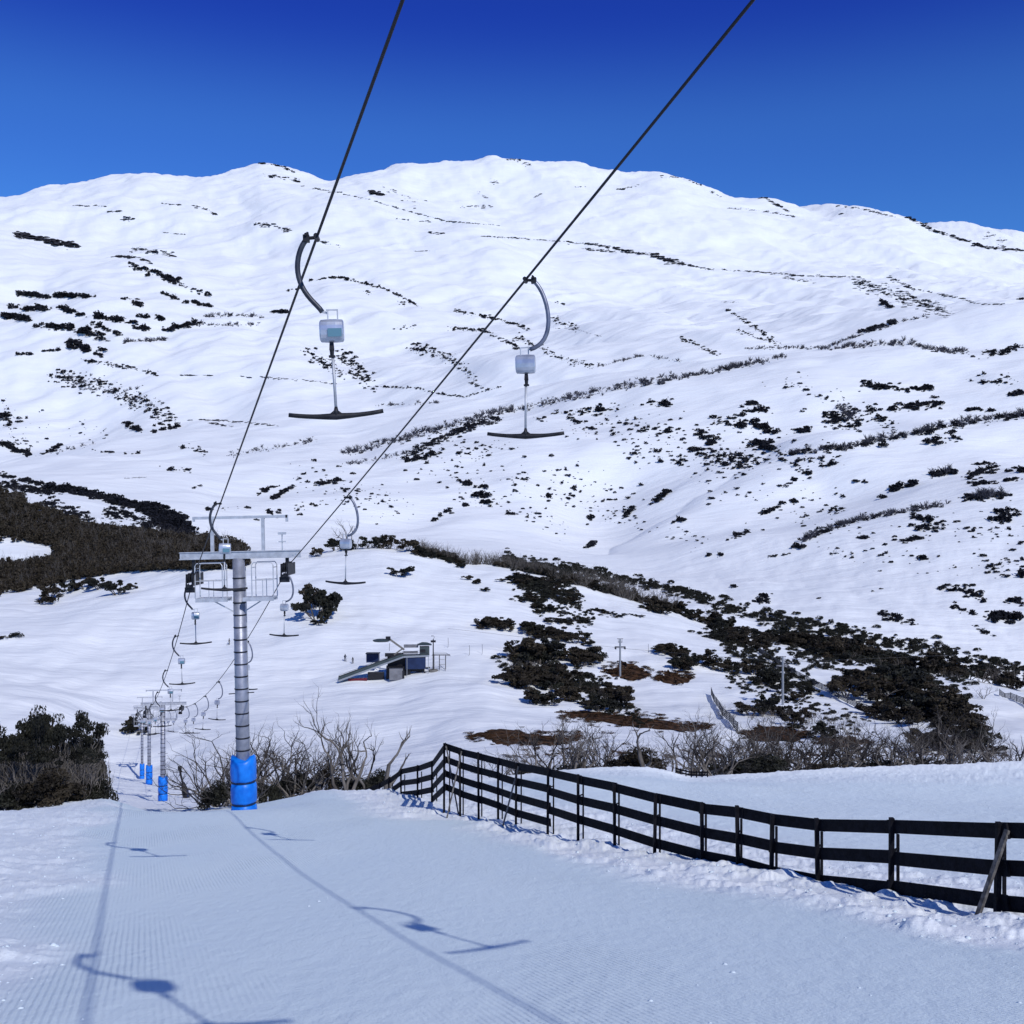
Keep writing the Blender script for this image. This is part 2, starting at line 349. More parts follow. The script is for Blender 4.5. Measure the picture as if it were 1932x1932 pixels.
def snow_mat():
    m = bpy.data.materials.new('snow'); m.use_nodes = True; t = m.node_tree; N = t.nodes; L = t.links
    b = N['Principled BSDF']; b.inputs['Specular IOR Level'].default_value = .06
    geo = N.new('ShaderNodeNewGeometry'); pos = geo.outputs['Position']
    ar = N.new('ShaderNodeAttribute'); ar.attribute_name = 'rough'
    ag = N.new('ShaderNodeAttribute'); ag.attribute_name = 'groomed'
    def noise(scale, det=4, vec=None, rough=.5):
        n = N.new('ShaderNodeTexNoise'); n.inputs['Scale'].default_value = scale; n.inputs['Detail'].default_value = det
        n.inputs['Roughness'].default_value = rough
        L.new(vec or pos, n.inputs['Vector']); return n.outputs['Fac']
    def mp(rot, scl):
        q = N.new('ShaderNodeMapping'); q.inputs['Rotation'].default_value = (0, 0, rot); q.inputs['Scale'].default_value = scl
        L.new(pos, q.inputs['Vector']); return q.outputs['Vector']
    def math_(op, a, c=None, cl=False):
        q = N.new('ShaderNodeMath'); q.operation = op; q.use_clamp = cl
        for k, vv in enumerate((a, c)):
            if vv is None: continue
            if isinstance(vv, (int, float)): q.inputs[k].default_value = vv
            else: L.new(vv, q.inputs[k])
        return q.outputs[0]
    def mix(f, a, c):
        q = N.new('ShaderNodeMix'); q.data_type = 'RGBA'
        for s_, vv in ((q.inputs['Factor'], f), (q.inputs[6], a), (q.inputs[7], c)):
            if isinstance(vv, tuple): s_.default_value = (*vv, 1)
            elif isinstance(vv, (int, float)): s_.default_value = vv
            else: L.new(vv, s_)
        return q.outputs[2]
    # wind-packed snow far off: faint cooler crust in long streaks
    far = mix(noise(.012, 5, mp(-.6, (1, 3, 1))), (.75, .775, .79), (.87, .875, .865))
    # machine-groomed snow near the lift has a darker, bluer base colour; broken snow is whiter
    gn = noise(.35, 5, mp(-.35, (1, .2, 1)))
    groom = mix(gn, GROOM_A, GROOM_B)
    lo = mix(noise(1.4, 4), (.74, .79, .83), (.88, .89, .88))
    rm = math_('MULTIPLY', ar.outputs['Fac'], 1.0)
    near = mix(rm, groom, lo)
    col = mix(ag.outputs['Fac'], far, near)
    L.new(col, b.inputs['Base Color'])
    # roughness with glints
    vr = N.new('ShaderNodeTexVoronoi'); vr.inputs['Scale'].default_value = 22; L.new(pos, vr.inputs['Vector'])
    gl = math_('LESS_THAN', vr.outputs['Distance'], .10)
    b.inputs['Roughness'].default_value = .8
    # bump: grain, corduroy of the groomer, far drifts
    w = N.new('ShaderNodeTexWave'); w.wave_type = 'BANDS'; w.bands_direction = 'X'; w.inputs['Scale'].default_value = 4.6
    w.inputs['Distortion'].default_value = 1.2; w.inputs['Detail'].default_value = 2; w.inputs['Detail Scale'].default_value = .35
    L.new(mp(-.35, (1, .97, 0)), w.inputs['Vector'])
    cm = math_('MULTIPLY', math_('SUBTRACT', noise(.28, 3, mp(-.34, (1.4, .45, 1))), .47, True), 6.0, True)
    cord = math_('MULTIPLY', math_('MULTIPLY', w.outputs['Fac'], cm), math_('MULTIPLY', ag.outputs['Fac'], math_('SUBTRACT', 1.0, ar.outputs['Fac'], True)))
    grain = noise(26, 3, None, .65); grain2 = noise(5, 4, mp(-.34, (1, .4, 1)))
    drift = noise(.045, 7, mp(-.64, (.5, 1.6, 1)), .55); drift2 = noise(.3, 5, mp(-.5, (.6, 1.6, 1)))
    def bump(h, st, dist, prev=None):
        q = N.new('ShaderNodeBump'); q.inputs['Strength'].default_value = st; q.inputs['Distance'].default_value = dist
        if isinstance(h, (int, float)): pass
        L.new(h, q.inputs['Height'])
        if prev: L.new(prev, q.inputs['Normal'])
        return q.outputs['Normal']
    nf = math_('SUBTRACT', 1.0, ag.outputs['Fac'], True)
    n1 = bump(math_('MULTIPLY', drift, nf), .38, 6.0)
    n2 = bump(math_('MULTIPLY', drift2, nf), .25, .5, n1)
    trk = noise(2.6, 2, mp(-.36, (1, .03, 1))); trk2 = math_('MULTIPLY', math_('GREATER_THAN', trk, .60), ag.outputs['Fac'])
    n2 = bump(trk2, .8, .03, n2)
    n3 = bump(cord, .6, .016, n2)
    n4 = bump(math_('MULTIPLY', grain, ag.outputs['Fac']), .6, .02, n3)
    n5 = bump(math_('MULTIPLY', grain2, ag.outputs['Fac']), .5, .05, n4)
    L.new(n5, b.inputs['Normal'])
    return m
GROOM_A = (.65, .755, .80); GROOM_B = (.75, .835, .84)
build_ground()
# ---------------------------------------------------------------- foliage generators (numpy leaf meshes)
def leaf_quads(c, n, rad, size, rs, flat=.6):
    """n leaf-sized quads in an ellipsoid shell round c"""
    d = rs.normal(size=(n, 3)); d /= np.linalg.norm(d, axis=1)[:, None]
    r = rs.uniform(.45, 1.0, n)**.6
    p = d*r[:, None]*np.array([rad, rad, rad*flat])+c
    u = rs.normal(size=(n, 3)); u /= np.linalg.norm(u, axis=1)[:, None]
    v = np.cross(u, d+rs.normal(size=(n, 3))*.5); v /= np.linalg.norm(v, axis=1)[:, None]+1e-9
    s = size*rs.uniform(.5, 1.3, n)[:, None]
    q = np.stack([p-u*s-v*s*.4, p+u*s*.3-v*s*.6, p+u*s+v*s*.4, p-u*s*.2+v*s*.7], 1)
    return q.reshape(-1, 3)
def crown_mesh(name, m, rs, r=1.0, h=1.0, nc=14, nl=90, ls=.07, cl=.32, flat=.55, dome=True):
    """crown of separate leaf clumps; unit size: radius r, height h (base at z=0)"""
    Q = []
    for i in range(nc):
        a = rs.uniform(0, 2*math.pi); q = math.sqrt(rs.uniform(0, 1))
        x, y = q*r*.8*math.cos(a), q*r*.8*math.sin(a)
        z = h*(1-q*q*.6)*rs.uniform(.45, 1.0) if dome else h*rs.uniform(.1, 1)
        c = cl*r*rs.uniform(.6, 1.25)
        Q.append(leaf_quads(np.array([x, y, z]), int(nl*rs.uniform(.6, 1.2)), c, ls*r, rs, flat))
    V = np.concatenate(Q); V[:, 2] = np.maximum(V[:, 2], -.02*h)
    return mesh_np(name, V, np.arange(len(V)).reshape(-1, 4), m)
def branches(rs, n0=5, levels=4, L=.45, spread=.6, up=.25, r0=.035, kink=.18, nseg=3, lean=.5, shrink=.68, kids=(2, 3)):
    """list of (points, radii) for a many-stemmed bare tree of unit height"""
    out = []
    def grow(p, d, l, r, lev):
        pts = [p]; rad = [r]; q = p; dd = d
        for i in range(nseg):
            dd = dd+rs.normal(size=3)*kink; dd[2] += up*.3; dd /= np.linalg.norm(dd)
            q = q+dd*l/nseg; pts.append(q); rad.append(r*(1-.35*(i+1)/nseg) if lev < levels else r*(1-.75*(i+1)/nseg))
        out.append((pts, rad))
        if lev >= levels: return
        for k in range(rs.integers(kids[0], kids[1]+1)):
            e = dd+rs.normal(size=3)*spread; e[2] = abs(e[2])*.7+up; e /= np.linalg.norm(e)
            j = nseg if k == 0 else rs.integers(1, nseg+1)
            grow(pts[j], e, l*shrink*rs.uniform(.75, 1.15), rad[j]*.72, lev+1)
    for s in range(n0):
        a = rs.uniform(0, 2*math.pi); d = np.array([math.cos(a)*lean, math.sin(a)*lean, 1.0]); d /= np.linalg.norm(d)
        grow(np.array([math.cos(a)*.03, math.sin(a)*.03, -.06]), d, L*rs.uniform(.8, 1.1), r0*rs.uniform(.7, 1.1), 1)
    return out
def tubes_mesh(name, br, m, n=3, w=1.0):
    V = []; Fq = []; b = 0
    for pts, rad in br:
        pts = np.array(pts); k = len(pts)
        d = np.gradient(pts, axis=0); d /= np.linalg.norm(d, axis=1)[:, None]+1e-9
        up = np.array([.31, .52, .79]); x = np.cross(d, up); x /= np.linalg.norm(x, axis=1)[:, None]+1e-9; y = np.cross(d, x)
        for i in range(k):
            for j in range(n):
                a = 2*math.pi*j/n; V.append(pts[i]+(x[i]*math.cos(a)+y[i]*math.sin(a))*rad[i]*w)
        for i in range(k-1):
            for j in range(n):
                Fq.append((b+i*n+j, b+i*n+(j+1) % n, b+(i+1)*n+(j+1) % n, b+(i+1)*n+j))
        b += k*n
    return mesh_np(name, np.array(V), np.array(Fq), m)
RS = np.random.default_rng(11)
def mesh_arrays(me):
    V = np.empty(len(me.vertices)*3, np.float32); me.vertices.foreach_get('co', V); V = V.reshape(-1, 3)
    Fa = np.empty(len(me.loops), np.int32); me.loops.foreach_get('vertex_index', Fa)
    return V, Fa.reshape(len(me.polygons), -1)
class Merge:
    def __init__(s): s.V = []; s.F = []; s.n = 0
    def put(s, arr, loc, sc, rz):
        V, Fq = arr; c, q = math.cos(rz), math.sin(rz)
        W = np.stack([(V[:, 0]*c-V[:, 1]*q)*sc[0], (V[:, 0]*q+V[:, 1]*c)*sc[1], V[:, 2]*sc[2]], 1)+np.array(loc)
        s.V.append(W); s.F.append(Fq+s.n); s.n += len(V)
    def build(s, name, m):
        if not s.V: return None
        return ob(name, mesh_np(name, np.concatenate(s.V), np.concatenate(s.F), m))
# ---------------------------------------------------------------- far slopes: shrubs, brush belts, rock ledges
# strokes read off as (frame, kind, half width, count, size, points); frames are survey sheets of the far slopes
A_ = lambda x, y: (x/3, y/3+235.8)
B_ = lambda x, y: (x/3+644.5, y/3+235.8)
C_ = lambda x, y: (x/3+1287.4, y/3+235.8)
F_ = lambda x, y: (x/3.0733+1336.2, y/3.0733+786)
D_ = lambda x, y: (x/4.097, y/4.097+825.3)
FR = {'Z': (lambda x, y: (x, y), 1.), 'E': (lambda x, y: (x/3.5116+786, y/3.5116+903.9), 3.5), 'A': (A_, 3.), 'B': (B_, 3.), 'C': (C_, 3.), 'F': (F_, 3.07), 'D': (D_, 4.1)}
STROKES = '''
A r 14 60 26 90 620 250 650 430 685
A r 7 24 15 650 745 770 748 850 775
A r 14 30 13 740 705 860 710 1000 745
A s 18 14 16 720 785 850 840
A s 14 16 24 860 820 930 870 1020 890
A s 12 9 24 1020 900 1100 940 1180 970
A s 7 7 28 920 955 1010 990
A s 10 10 24 1020 1000 1195 1030
A s 10 12 32 100 960 280 975
A s 9 14 32 300 970 540 978
A s 10 5 28 30 1035 120 1020
A s 12 10 30 130 1045 300 1042
A s 12 10 40 0 1080 160 1105
A s 8 12 28 335 1035 400 1060 500 1088
A s 12 28 26 530 1085 700 1110 840 1170
A s 12 15 32 200 1135 430 1165
A s 14 12 36 450 1160 610 1220
A s 12 12 26 520 1130 690 1190
A s 18 15 32 370 1230 560 1300
A s 5 4 24 100 1300 170 1300
A s 5 6 24 240 1280 340 1278
A s 6 6 14 690 985 780 988
A s 10 4 28 770 1010 810 1045
A s 8 8 24 770 1080 930 1105
A s 12 12 32 920 1160 1100 1130
A t 8 28 16 1100 1135 1480 1130
A t 8 34 18 1150 1088 1320 1078 1480 1085
A s 5 9 22 1530 1060 1640 1065
A t 8 18 22 700 1232 820 1222 930 1212
A s 12 40 12 470 1330 700 1370 900 1410
A r 2 18 10 1000 1415 1200 1418
A r 2 6 9 1360 1420 1430 1432
A r 4 30 10 1460 1425 1700 1442 1900 1465
A s 50 110 15 320 1425 600 1480 850 1610 1000 1700
A t 40 60 16 380 1450 620 1500 900 1600
A s 14 14 24 700 1690 800 1735
A s 10 10 22 850 1740 1000 1712
A r 5 30 13 1080 1668 1250 1672 1580 1700
A r 6 14 14 1190 1688 1330 1708
A s 20 9 24 0 1620 60 1680
A s 14 24 24 0 1800 80 1840 170 1870
A s 40 9 14 20 1580 120 1720
A s 30 10 12 60 1760 200 1850
A s 60 9 13 160 1640 600 1750
A t 12 18 14 300 1850 540 1805
A t 12 46 15 1280 1870 1600 1822 1800 1780
A s 20 5 13 1050 1820 1160 1850
A r 3 12 10 400 455 600 460
A r 3 7 10 920 445 1010 455
A r 6 18 10 1080 455 1170 480 1250 525
A r 5 10 10 610 490 690 490
A r 14 8 14 700 530 760 535
A r 10 20 13 1450 560 1560 575 1650 600
A r 8 12 10 1800 655 1920 685
A r 3 9 8 910 605 1050 622
A r 7 20 11 1480 213 1570 222 1650 265
A r 12 12 13 1500 285 1700 320
A r 5 12 9 1700 345 1932 385
A s 4 6 12 1620 942 1700 925
A s 4 14 14 1750 885 1840 870 1932 865
A s 32 32 15 1720 1280 1932 1400
B r 2 70 8 0 390 150 420 350 480 600 545 900 570
B r 9 7 20 160 378 220 392
B r 22 12 8 230 345 450 460
B r 4 9 8 290 530 500 545
B r 5 7 12 500 608 590 618
B r 2 5 8 400 715 500 713
B r 3 40 9 800 630 1000 640 1250 660
B r 7 28 13 1250 662 1400 672 1500 690 1600 710
B r 7 16 13 1370 702 1550 718
B r 10 46 18 1600 715 1750 730 1840 765 1932 790
B r 12 12 9 940 180 1010 205 1080 245
B r 10 4 8 830 300 880 330
B r 10 5 8 770 380 820 415
B r 6 12 8 670 460 850 458
B r 6 5 8 1060 430 1130 388
B r 3 5 8 1320 350 1380 350
B r 5 9 11 1560 370 1690 340
B r 6 8 8 1810 292 1932 300
B s 5 6 18 0 862 40 882
B s 6 40 11 50 880 220 920 340 975 460 1040
B s 8 6 9 120 940 170 952
B s 12 10 9 320 1000 380 1022
B s 12 6 9 290 1155 410 1140
B s 9 46 12 640 1050 780 1080 900 1105 1060 1160
B s 10 50 12 600 1150 800 1165 900 1210 1000 1265
B s 18 66 10 980 1200 1120 1260 1250 1320 1420 1370
B s 6 6 9 1200 1000 1270 1020
B s 20 18 9 1200 1100 1330 1150
B r 4 20 7 1200 1150 1330 1155 1480 1200
B s 28 74 12 400 1262 550 1290 700 1385 770 1480
B s 40 46 14 0 1300 160 1480
B s 4 64 9 150 1480 430 1490 560 1525 700 1540 900 1482
B t 6 26 14 200 1590 550 1572
B t 6 44 14 1450 1368 1600 1332 1720 1302 1932 1345
B t 20 240 26 1932 1430 1600 1480 1300 1540 1100 1590 900 1620 600 1710 300 1790 0 1870
B s 20 80 20 900 1660 700 1720 540 1790 400 1860
B t 14 60 18 900 1670 650 1740 400 1850 200 1890 0 1925
B s 22 30 15 1100 1665 1500 1600 1900 1562
B s 6 4 28 1290 1660 1340 1690
B s 5 3 28 1440 1620 1490 1618
B s 14 6 26 1760 1580 1860 1590
B s 14 22 22 350 1900 560 1860
B s 50 14 16 640 1850 960 1800
B s 70 26 15 1300 1700 1932 1760
B s 50 16 22 1600 1850 1932 1900
C r 4 10 8 0 300 110 345
C r 4 6 7 150 370 230 415
C r 5 24 8 240 470 450 485 640 520
C r 4 26 12 440 400 500 430 600 495
C r 4 26 8 870 460 1000 470 1100 495 1200 520
C r 3 2 14 890 508 905 500
C r 7 76 17 1270 520 1400 590 1550 640 1700 690 1932 715
C r 26 10 11 1690 610 1850 680
C r 4 18 10 0 790 180 820
C r 4 76 10 220 820 400 830 700 855 980 860
C r 8 16 11 560 862 760 890
C r 34 150 13 980 885 1200 960 1350 1010 1500 1062
C r 7 24 12 1170 860 1310 935
C r 4 44 10 1330 930 1500 965 1700 1015 1830 1015
C s 12 8 20 1120 1000 1170 1030
C s 6 5 20 1900 990 1932 980
C r 3 7 7 220 1000 330 1005
C s 8 22 12 250 1045 360 1110 470 1190
C s 18 22 10 310 1160 550 1240
C t 8 110 15 350 1265 800 1262 1000 1190 1220 1120 1380 1080
C s 8 20 22 1000 1180 1220 1115
C t 14 90 22 800 1270 1120 1240 1300 1240 1430 1270 1620 1290
C s 10 36 10 0 1210 110 1260 210 1310
C s 18 26 18 1650 1310 1800 1290 1932 1250
C t 14 90 24 0 1430 300 1370 580 1310
C s 26 24 24 180 1670 330 1660 400 1600 500 1640
C s 10 6 32 270 1700 350 1700
C s 22 12 34 400 1680 510 1740
C s 28 12 28 100 1750 200 1810
C s 20 10 40 420 1800 520 1850
C s 10 9 26 620 1730 730 1740
C s 40 34 22 20 1850 500 1890
C s 40 34 22 830 1650 1000 1700
C t 30 16 34 880 1600 960 1640
C s 38 22 18 1000 1600 1200 1720
C s 22 26 28 1170 1610 1300 1600 1480 1570
C s 22 16 26 1020 1480 1200 1482
C s 12 18 22 1210 1500 1430 1492
C s 80 18 17 500 1440 1000 1610
C s 30 9 14 1600 1430 1932 1450
C s 9 8 20 1680 1460 1810 1452
C s 8 6 24 1860 1530 1932 1522
C t 18 160 28 620 1860 900 1830 1200 1770 1500 1700 1932 1640
C s 14 34 24 620 1850 900 1835 1200 1775 1500 1705 1932 1650
C s 8 9 28 1620 1612 1780 1622
C s 26 11 28 1360 1785 1570 1772
C s 3 1 34 1120 1820 1140 1820
C s 30 14 18 540 1900 900 1890
C s 8 7 20 1640 1920 1770 1915
F s 36 26 21 0 250 280 300
F s 8 7 24 650 290 770 268
F s 24 5 26 520 300 600 350
F s 8 3 34 480 355 505 370
F s 3 3 28 840 378 930 385
F s 3 1 34 1000 475 1010 475
F s 10 9 26 310 570 440 510
F s 10 3 26 480 490 520 500
F s 14 7 20 700 560 790 540
F s 12 10 24 120 718 240 665
F s 10 5 20 0 802 80 800
F t 14 110 30 540 720 700 650 900 590 1100 560 1380 510
F s 8 12 20 560 710 900 600 1100 565
F s 12 13 32 1060 430 1220 388
F s 12 8 32 1280 350 1430 325
F t 22 14 40 1300 340 1400 320
F s 26 16 28 1500 345 1680 300
F s 8 9 24 1520 392 1680 386
F s 20 16 28 1450 480 1740 460
F t 20 20 44 1560 470 1740 450
F s 12 6 36 1740 322 1831 308
F s 10 6 28 1740 372 1831 360
F s 16 8 32 1180 580 1290 600
F s 16 8 28 1180 640 1340 640
F s 10 6 26 1140 722 1230 710
F s 8 4 24 880 705 950 700
F s 8 5 24 490 758 560 756
F s 8 7 14 340 812 480 800
F s 20 7 12 670 780 850 820
F s 12 4 38 1240 830 1300 812
F s 30 9 34 1640 600 1770 560
F s 70 22 18 1280 640 1831 680
F s 60 16 22 1600 860 1831 870
F s 8 2 42 1790 930 1831 930
F s 28 20 28 1340 1000 1500 1010 1600 1060
F s 18 7 24 1420 1100 1560 1150
F s 24 16 38 1620 1160 1790 1170
F s 24 8 34 1740 1070 1831 1072
F s 14 8 17 1530 1210 1650 1270
F s 24 18 24 980 1140 1200 1200
F s 4 1 24 640 1052 650 1052
F s 4 2 22 130 992 160 988
F s 3 1 16 940 1015 950 1015
F s 18 5 34 290 1085 360 1040
D s 18 10 30 470 60 340 140
D s 14 4 28 700 112 1100 130
D s 12 5 20 1390 80 1600 110
D s 18 4 30 1010 235 1600 260
D r 3 10 12 960 318 1060 310 1150 305
D s 8 2 28 1500 388 1540 385
D s 10 9 22 1560 560 1932 540
D s 14 40 24 0 290 200 340 400 385
D s 30 70 26 0 370 200 400 420 430
D s 22 120 44 400 390 700 445 1000 525 1200 565
D s 34 90 44 1130 575 1280 600 1420 650
D s 40 70 46 1200 640 1320 700 1440 740
D s 45 90 24 820 590 1000 600 1200 720
D s 45 70 26 300 510 500 560 700 650
Z s 2 14 8 512 944 535 930 556 918
Z s 2 12 6 486 934 500 926 530 916
Z s 2 8 8 594 916 650 904
Z s 8 10 6 470 985 640 940
Z s 30 40 5 560 900 760 960
Z s 45 60 6 800 870 1180 930
Z s 40 50 6 1150 800 1560 860
Z s 50 50 6 1300 880 1800 1080
E s 12 8 30 300 25 430 60
E s 10 4 50 440 115 480 175
E s 14 8 26 110 280 230 200
E s 6 2 34 595 220 620 235
E s 4 2 34 310 180 340 182
E s 10 3 30 860 105 880 120
E s 6 4 24 1140 263 1160 266
E s 10 6 34 1560 170 1660 90
E s 14 6 30 1330 300 1440 195
E s 8 5 28 1100 470 1240 400
E s 8 4 36 1690 290 1760 275
E s 60 26 13 300 100 1000 330
E s 60 26 13 1000 150 1900 420
'''
def sample_poly(pts, t):
    seg = [math.dist(a, b) for a, b in zip(pts[:-1], pts[1:])]; T = sum(seg)*t
    for (a, b), s in zip(zip(pts[:-1], pts[1:]), seg):
        if T <= s: k = T/max(s, 1e-6); return (a[0]+(b[0]-a[0])*k, a[1]+(b[1]-a[1])*k)
        T -= s
    return pts[-1]
def flat_rocks(name, rs):
    V = []; Fq = []
    for k in range(5):
        c = np.array([rs.uniform(-.8, .8), rs.uniform(-.5, .5), 0]); n = 7; b = len(V)
        r = rs.uniform(.3, .6)
        for lev, (q, z) in enumerate(((1, -.2), (.85, .10), (.4, .24))):
            for j in range(n):
                a = 2*math.pi*j/n; rr = r*q*rs.uniform(.7, 1.2)
                V.append((c[0]+rr*math.cos(a)*1.5, c[1]+rr*math.sin(a), z+rs.uniform(-.05, .08)))
        for lev in (0, 1):
            for j in range(n):
                Fq.append((b+lev*n+j, b+lev*n+(j+1) % n, b+(lev+1)*n+(j+1) % n, b+(lev+1)*n+j))
        Fq.append((b+2*n, b+2*n+2, b+2*n+4, b+2*n+6)); Fq.append((b+2*n, b+2*n+1, b+2*n+2, b+2*n+2)); Fq.append((b+2*n+2, b+2*n+3, b+2*n+4, b+2*n+4)); Fq.append((b+2*n+4, b+2*n+5, b+2*n+6, b+2*n+6))
    Fq = [f for f in Fq if len(set(f)) == 4]
    return mesh_np(name, np.array(V), np.array(Fq), M['rock'])
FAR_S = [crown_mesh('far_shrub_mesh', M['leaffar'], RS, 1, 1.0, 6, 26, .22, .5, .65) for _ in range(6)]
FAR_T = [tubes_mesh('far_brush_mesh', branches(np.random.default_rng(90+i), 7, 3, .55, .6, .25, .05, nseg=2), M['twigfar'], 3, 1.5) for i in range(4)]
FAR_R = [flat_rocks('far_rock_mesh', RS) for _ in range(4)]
def area_name(px, y, D):
    if D > 2300:
        col = 'left-hand' if px < 560 else ('central' if px < 1180 else 'right-hand'); 
        row = 'just below the skyline' if y < 400 else ('halfway up' if y < 520 else 'on the lower flank')
        return row+' of the big snowy mountain, '+col+' part'
    if D > 1000:
        col = 'far left' if px < 400 else ('middle' if px < 1100 else ('right' if px < 1600 else 'far right'))
        row = 'on the upper half' if y < 760 else ('on the lower half' if y > 880 else 'across the middle')
        return row+' of the snow slope behind the T-bars, '+col
    col = 'left of the lift tower' if px < 450 else ('right of the lift tower' if px < 1100 else ('above the dark forested spur' if px < 1600 else 'by the right picture edge'))
    return 'on the lowest snow slope of the valley, '+col
items = []
for ln in STROKES.strip().split('\n'):
    q = ln.split(); fr, sc = FR[q[0]]; kind = q[1]; hw, n, sz = float(q[2])/sc, int(int(q[3])*(2.6 if kind == 't' else 2.9)), float(q[4])/sc*1.22
    v = list(map(float, q[5:])); pts = [fr(v[i], v[i+1]) for i in range(0, len(v), 2)]
    cl = [R.random() for _ in range(max(2, n//5))]
    for k in range(n):
        t = R.random() if R.random() < .45 else min(1, max(0, R.choice(cl)+R.gauss(0, .03)))
        a = sample_poly(pts, t); dx, dy = R.gauss(0, hw*.6), R.gauss(0, hw*.55)
        s = surf(a[0]+dx, a[1]+dy)
        for q_ in range(1, 8):
            if s is None: s = surf(a[0]+dx, a[1]+dy+2.5*q_)
        if s is None or s[1] < 480: continue
        big = R.random()
        size = sz*(.26+1.05*big**2.3)*(1.15 if kind == 's' else 1)
        items.append((kind, a[0]+dx, a[1]+dy, s, size))
indiv = sorted([i for i in items if i[0] == 's'], key=lambda i: -i[4])[:290]
ids = set(map(id, indiv))
mS, mT, mR = Merge(), Merge(), {}
arrS = [mesh_arrays(m) for m in FAR_S]; arrT = [mesh_arrays(m) for m in FAR_T]; arrR = [mesh_arrays(m) for m in FAR_R]
for it in items:
    kind, px, y, (x, D, z), size = it; wm = size*D/F
    if kind == 's':
        sc = (wm*.62*R.uniform(.8, 1.25), wm*.62, wm*.60*R.uniform(.8, 1.15))
        if id(it) in ids:
            o = ob('snow_gum_shrub', R.choice(FAR_S)); o.location = (x, D, z-.08*wm); o.scale = sc; o.rotation_euler = (0, 0, R.uniform(0, 6))
            an = area_name(px, y, D); tag(o, 'dark rounded shrub '+an, 'shrub', 'dark shrubs '+an)
        else: mS.put(R.choice(arrS), (x, D, z-.08*wm), sc, R.uniform(0, 6))
    elif kind == 't':
        q = R.uniform(.45, 1.15); mT.put(R.choice(arrT), (x, D, z), (wm*R.uniform(.6, 1.3), wm*.9, wm*q), R.uniform(0, 6))
        if R.random() < .3: mS.put(R.choice(arrS), (x+R.uniform(-1, 1)*wm, D, z-.05*wm), (wm*.4, wm*.4, wm*.3), R.uniform(0, 6))
    else:
        mr = mR.setdefault(area_name(px, y, D), Merge()); mr.put(R.choice(arrR), (x, D, z), (wm*.65*R.uniform(.8, 1.6), wm*1.1, wm*.42), 0.0)
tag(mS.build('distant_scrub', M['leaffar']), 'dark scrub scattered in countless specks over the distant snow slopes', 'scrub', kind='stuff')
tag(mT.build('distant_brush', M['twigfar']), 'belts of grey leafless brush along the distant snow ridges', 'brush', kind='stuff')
for an, mr in mR.items():
    tag(mr.build('rock_outcrop', M['rock']), ('dark rock outcrop '+an), 'rock outcrop', kind='stuff')
# ---------------------------------------------------------------- snow gums of the forested spur and the piste edge
E_ = lambda x, y: (x/3.5116+786, y/3.5116+903.9)
G_ = lambda x, y: (x/3.0733+1336.2, y/3.0733+786)
def tree_variant(i, leaf):
    """unit tree: height ~1, radius ~.6: leaning stems under flattened leaf clumps"""
    rs = np.random.default_rng(300+i)
    br = branches(rs, 5, 3, .42, .45, .2, .03, nseg=2, lean=.75, shrink=.62)
    Q = []; tips = [b[0][-1] for b in br if b[0][-1][2] > .30]
    rs.shuffle(tips)
    for tpt in tips[:20]:
        Q.append(leaf_quads(np.array(tpt)+np.array([0, 0, .03]), 60, rs.uniform(.10, .20), .055, rs, .55))
    for k in range(5):
        a = rs.uniform(0, 6.28); Q.append(leaf_quads(np.array([.4*math.cos(a), .4*math.sin(a), rs.uniform(.12, .35)]), 60, rs.uniform(.12, .2), .05, rs, .6))
    V = np.concatenate(Q)
    return mesh_np('snow_gum_crown', V, np.arange(len(V)).reshape(-1, 4), leaf), tubes_mesh('snow_gum_trunk', br, M['bark'], 3, 1.0)
TV = [tree_variant(i, M['leaf'] if i % 2 else M['leafbrown']) for i in range(6)]
BUSHV = [crown_mesh('leafy_bush_crown', M['leaf'] if i % 2 else M['leafbrown'], np.random.default_rng(500+i), 1, 1, 13, 60, .10, .38, .6) for i in range(4)]
def place_tree(px, D, w_m, h_m, label, group, v=None, name='snow_gum', cat='tree', dz=0.0):
    p = at(px, D); r = empty(name, (p.x, p.y, p.z-.03*h_m+dz), R.uniform(0, 6.28)); cm, tm = v or R.choice(TV)
    r.scale = (w_m/1.15, w_m/1.15, h_m)
    ob('crown', cm, r)
    if tm: ob('trunk', tm, r)
    tag(r, label, cat, group); return r
def p_tree(px, y, w_px, hr=.8, label='', group='', name='snow_gum', cat='tree', v=None):
    s = surf(px, y)
    if s is None or s[1] > 520: s = surf_crest(px, y)
    if s is None: return None
    return place_tree(px, s[1], w_px*s[1]/F, w_px*s[1]/F*hr, label, group, v, name, cat)
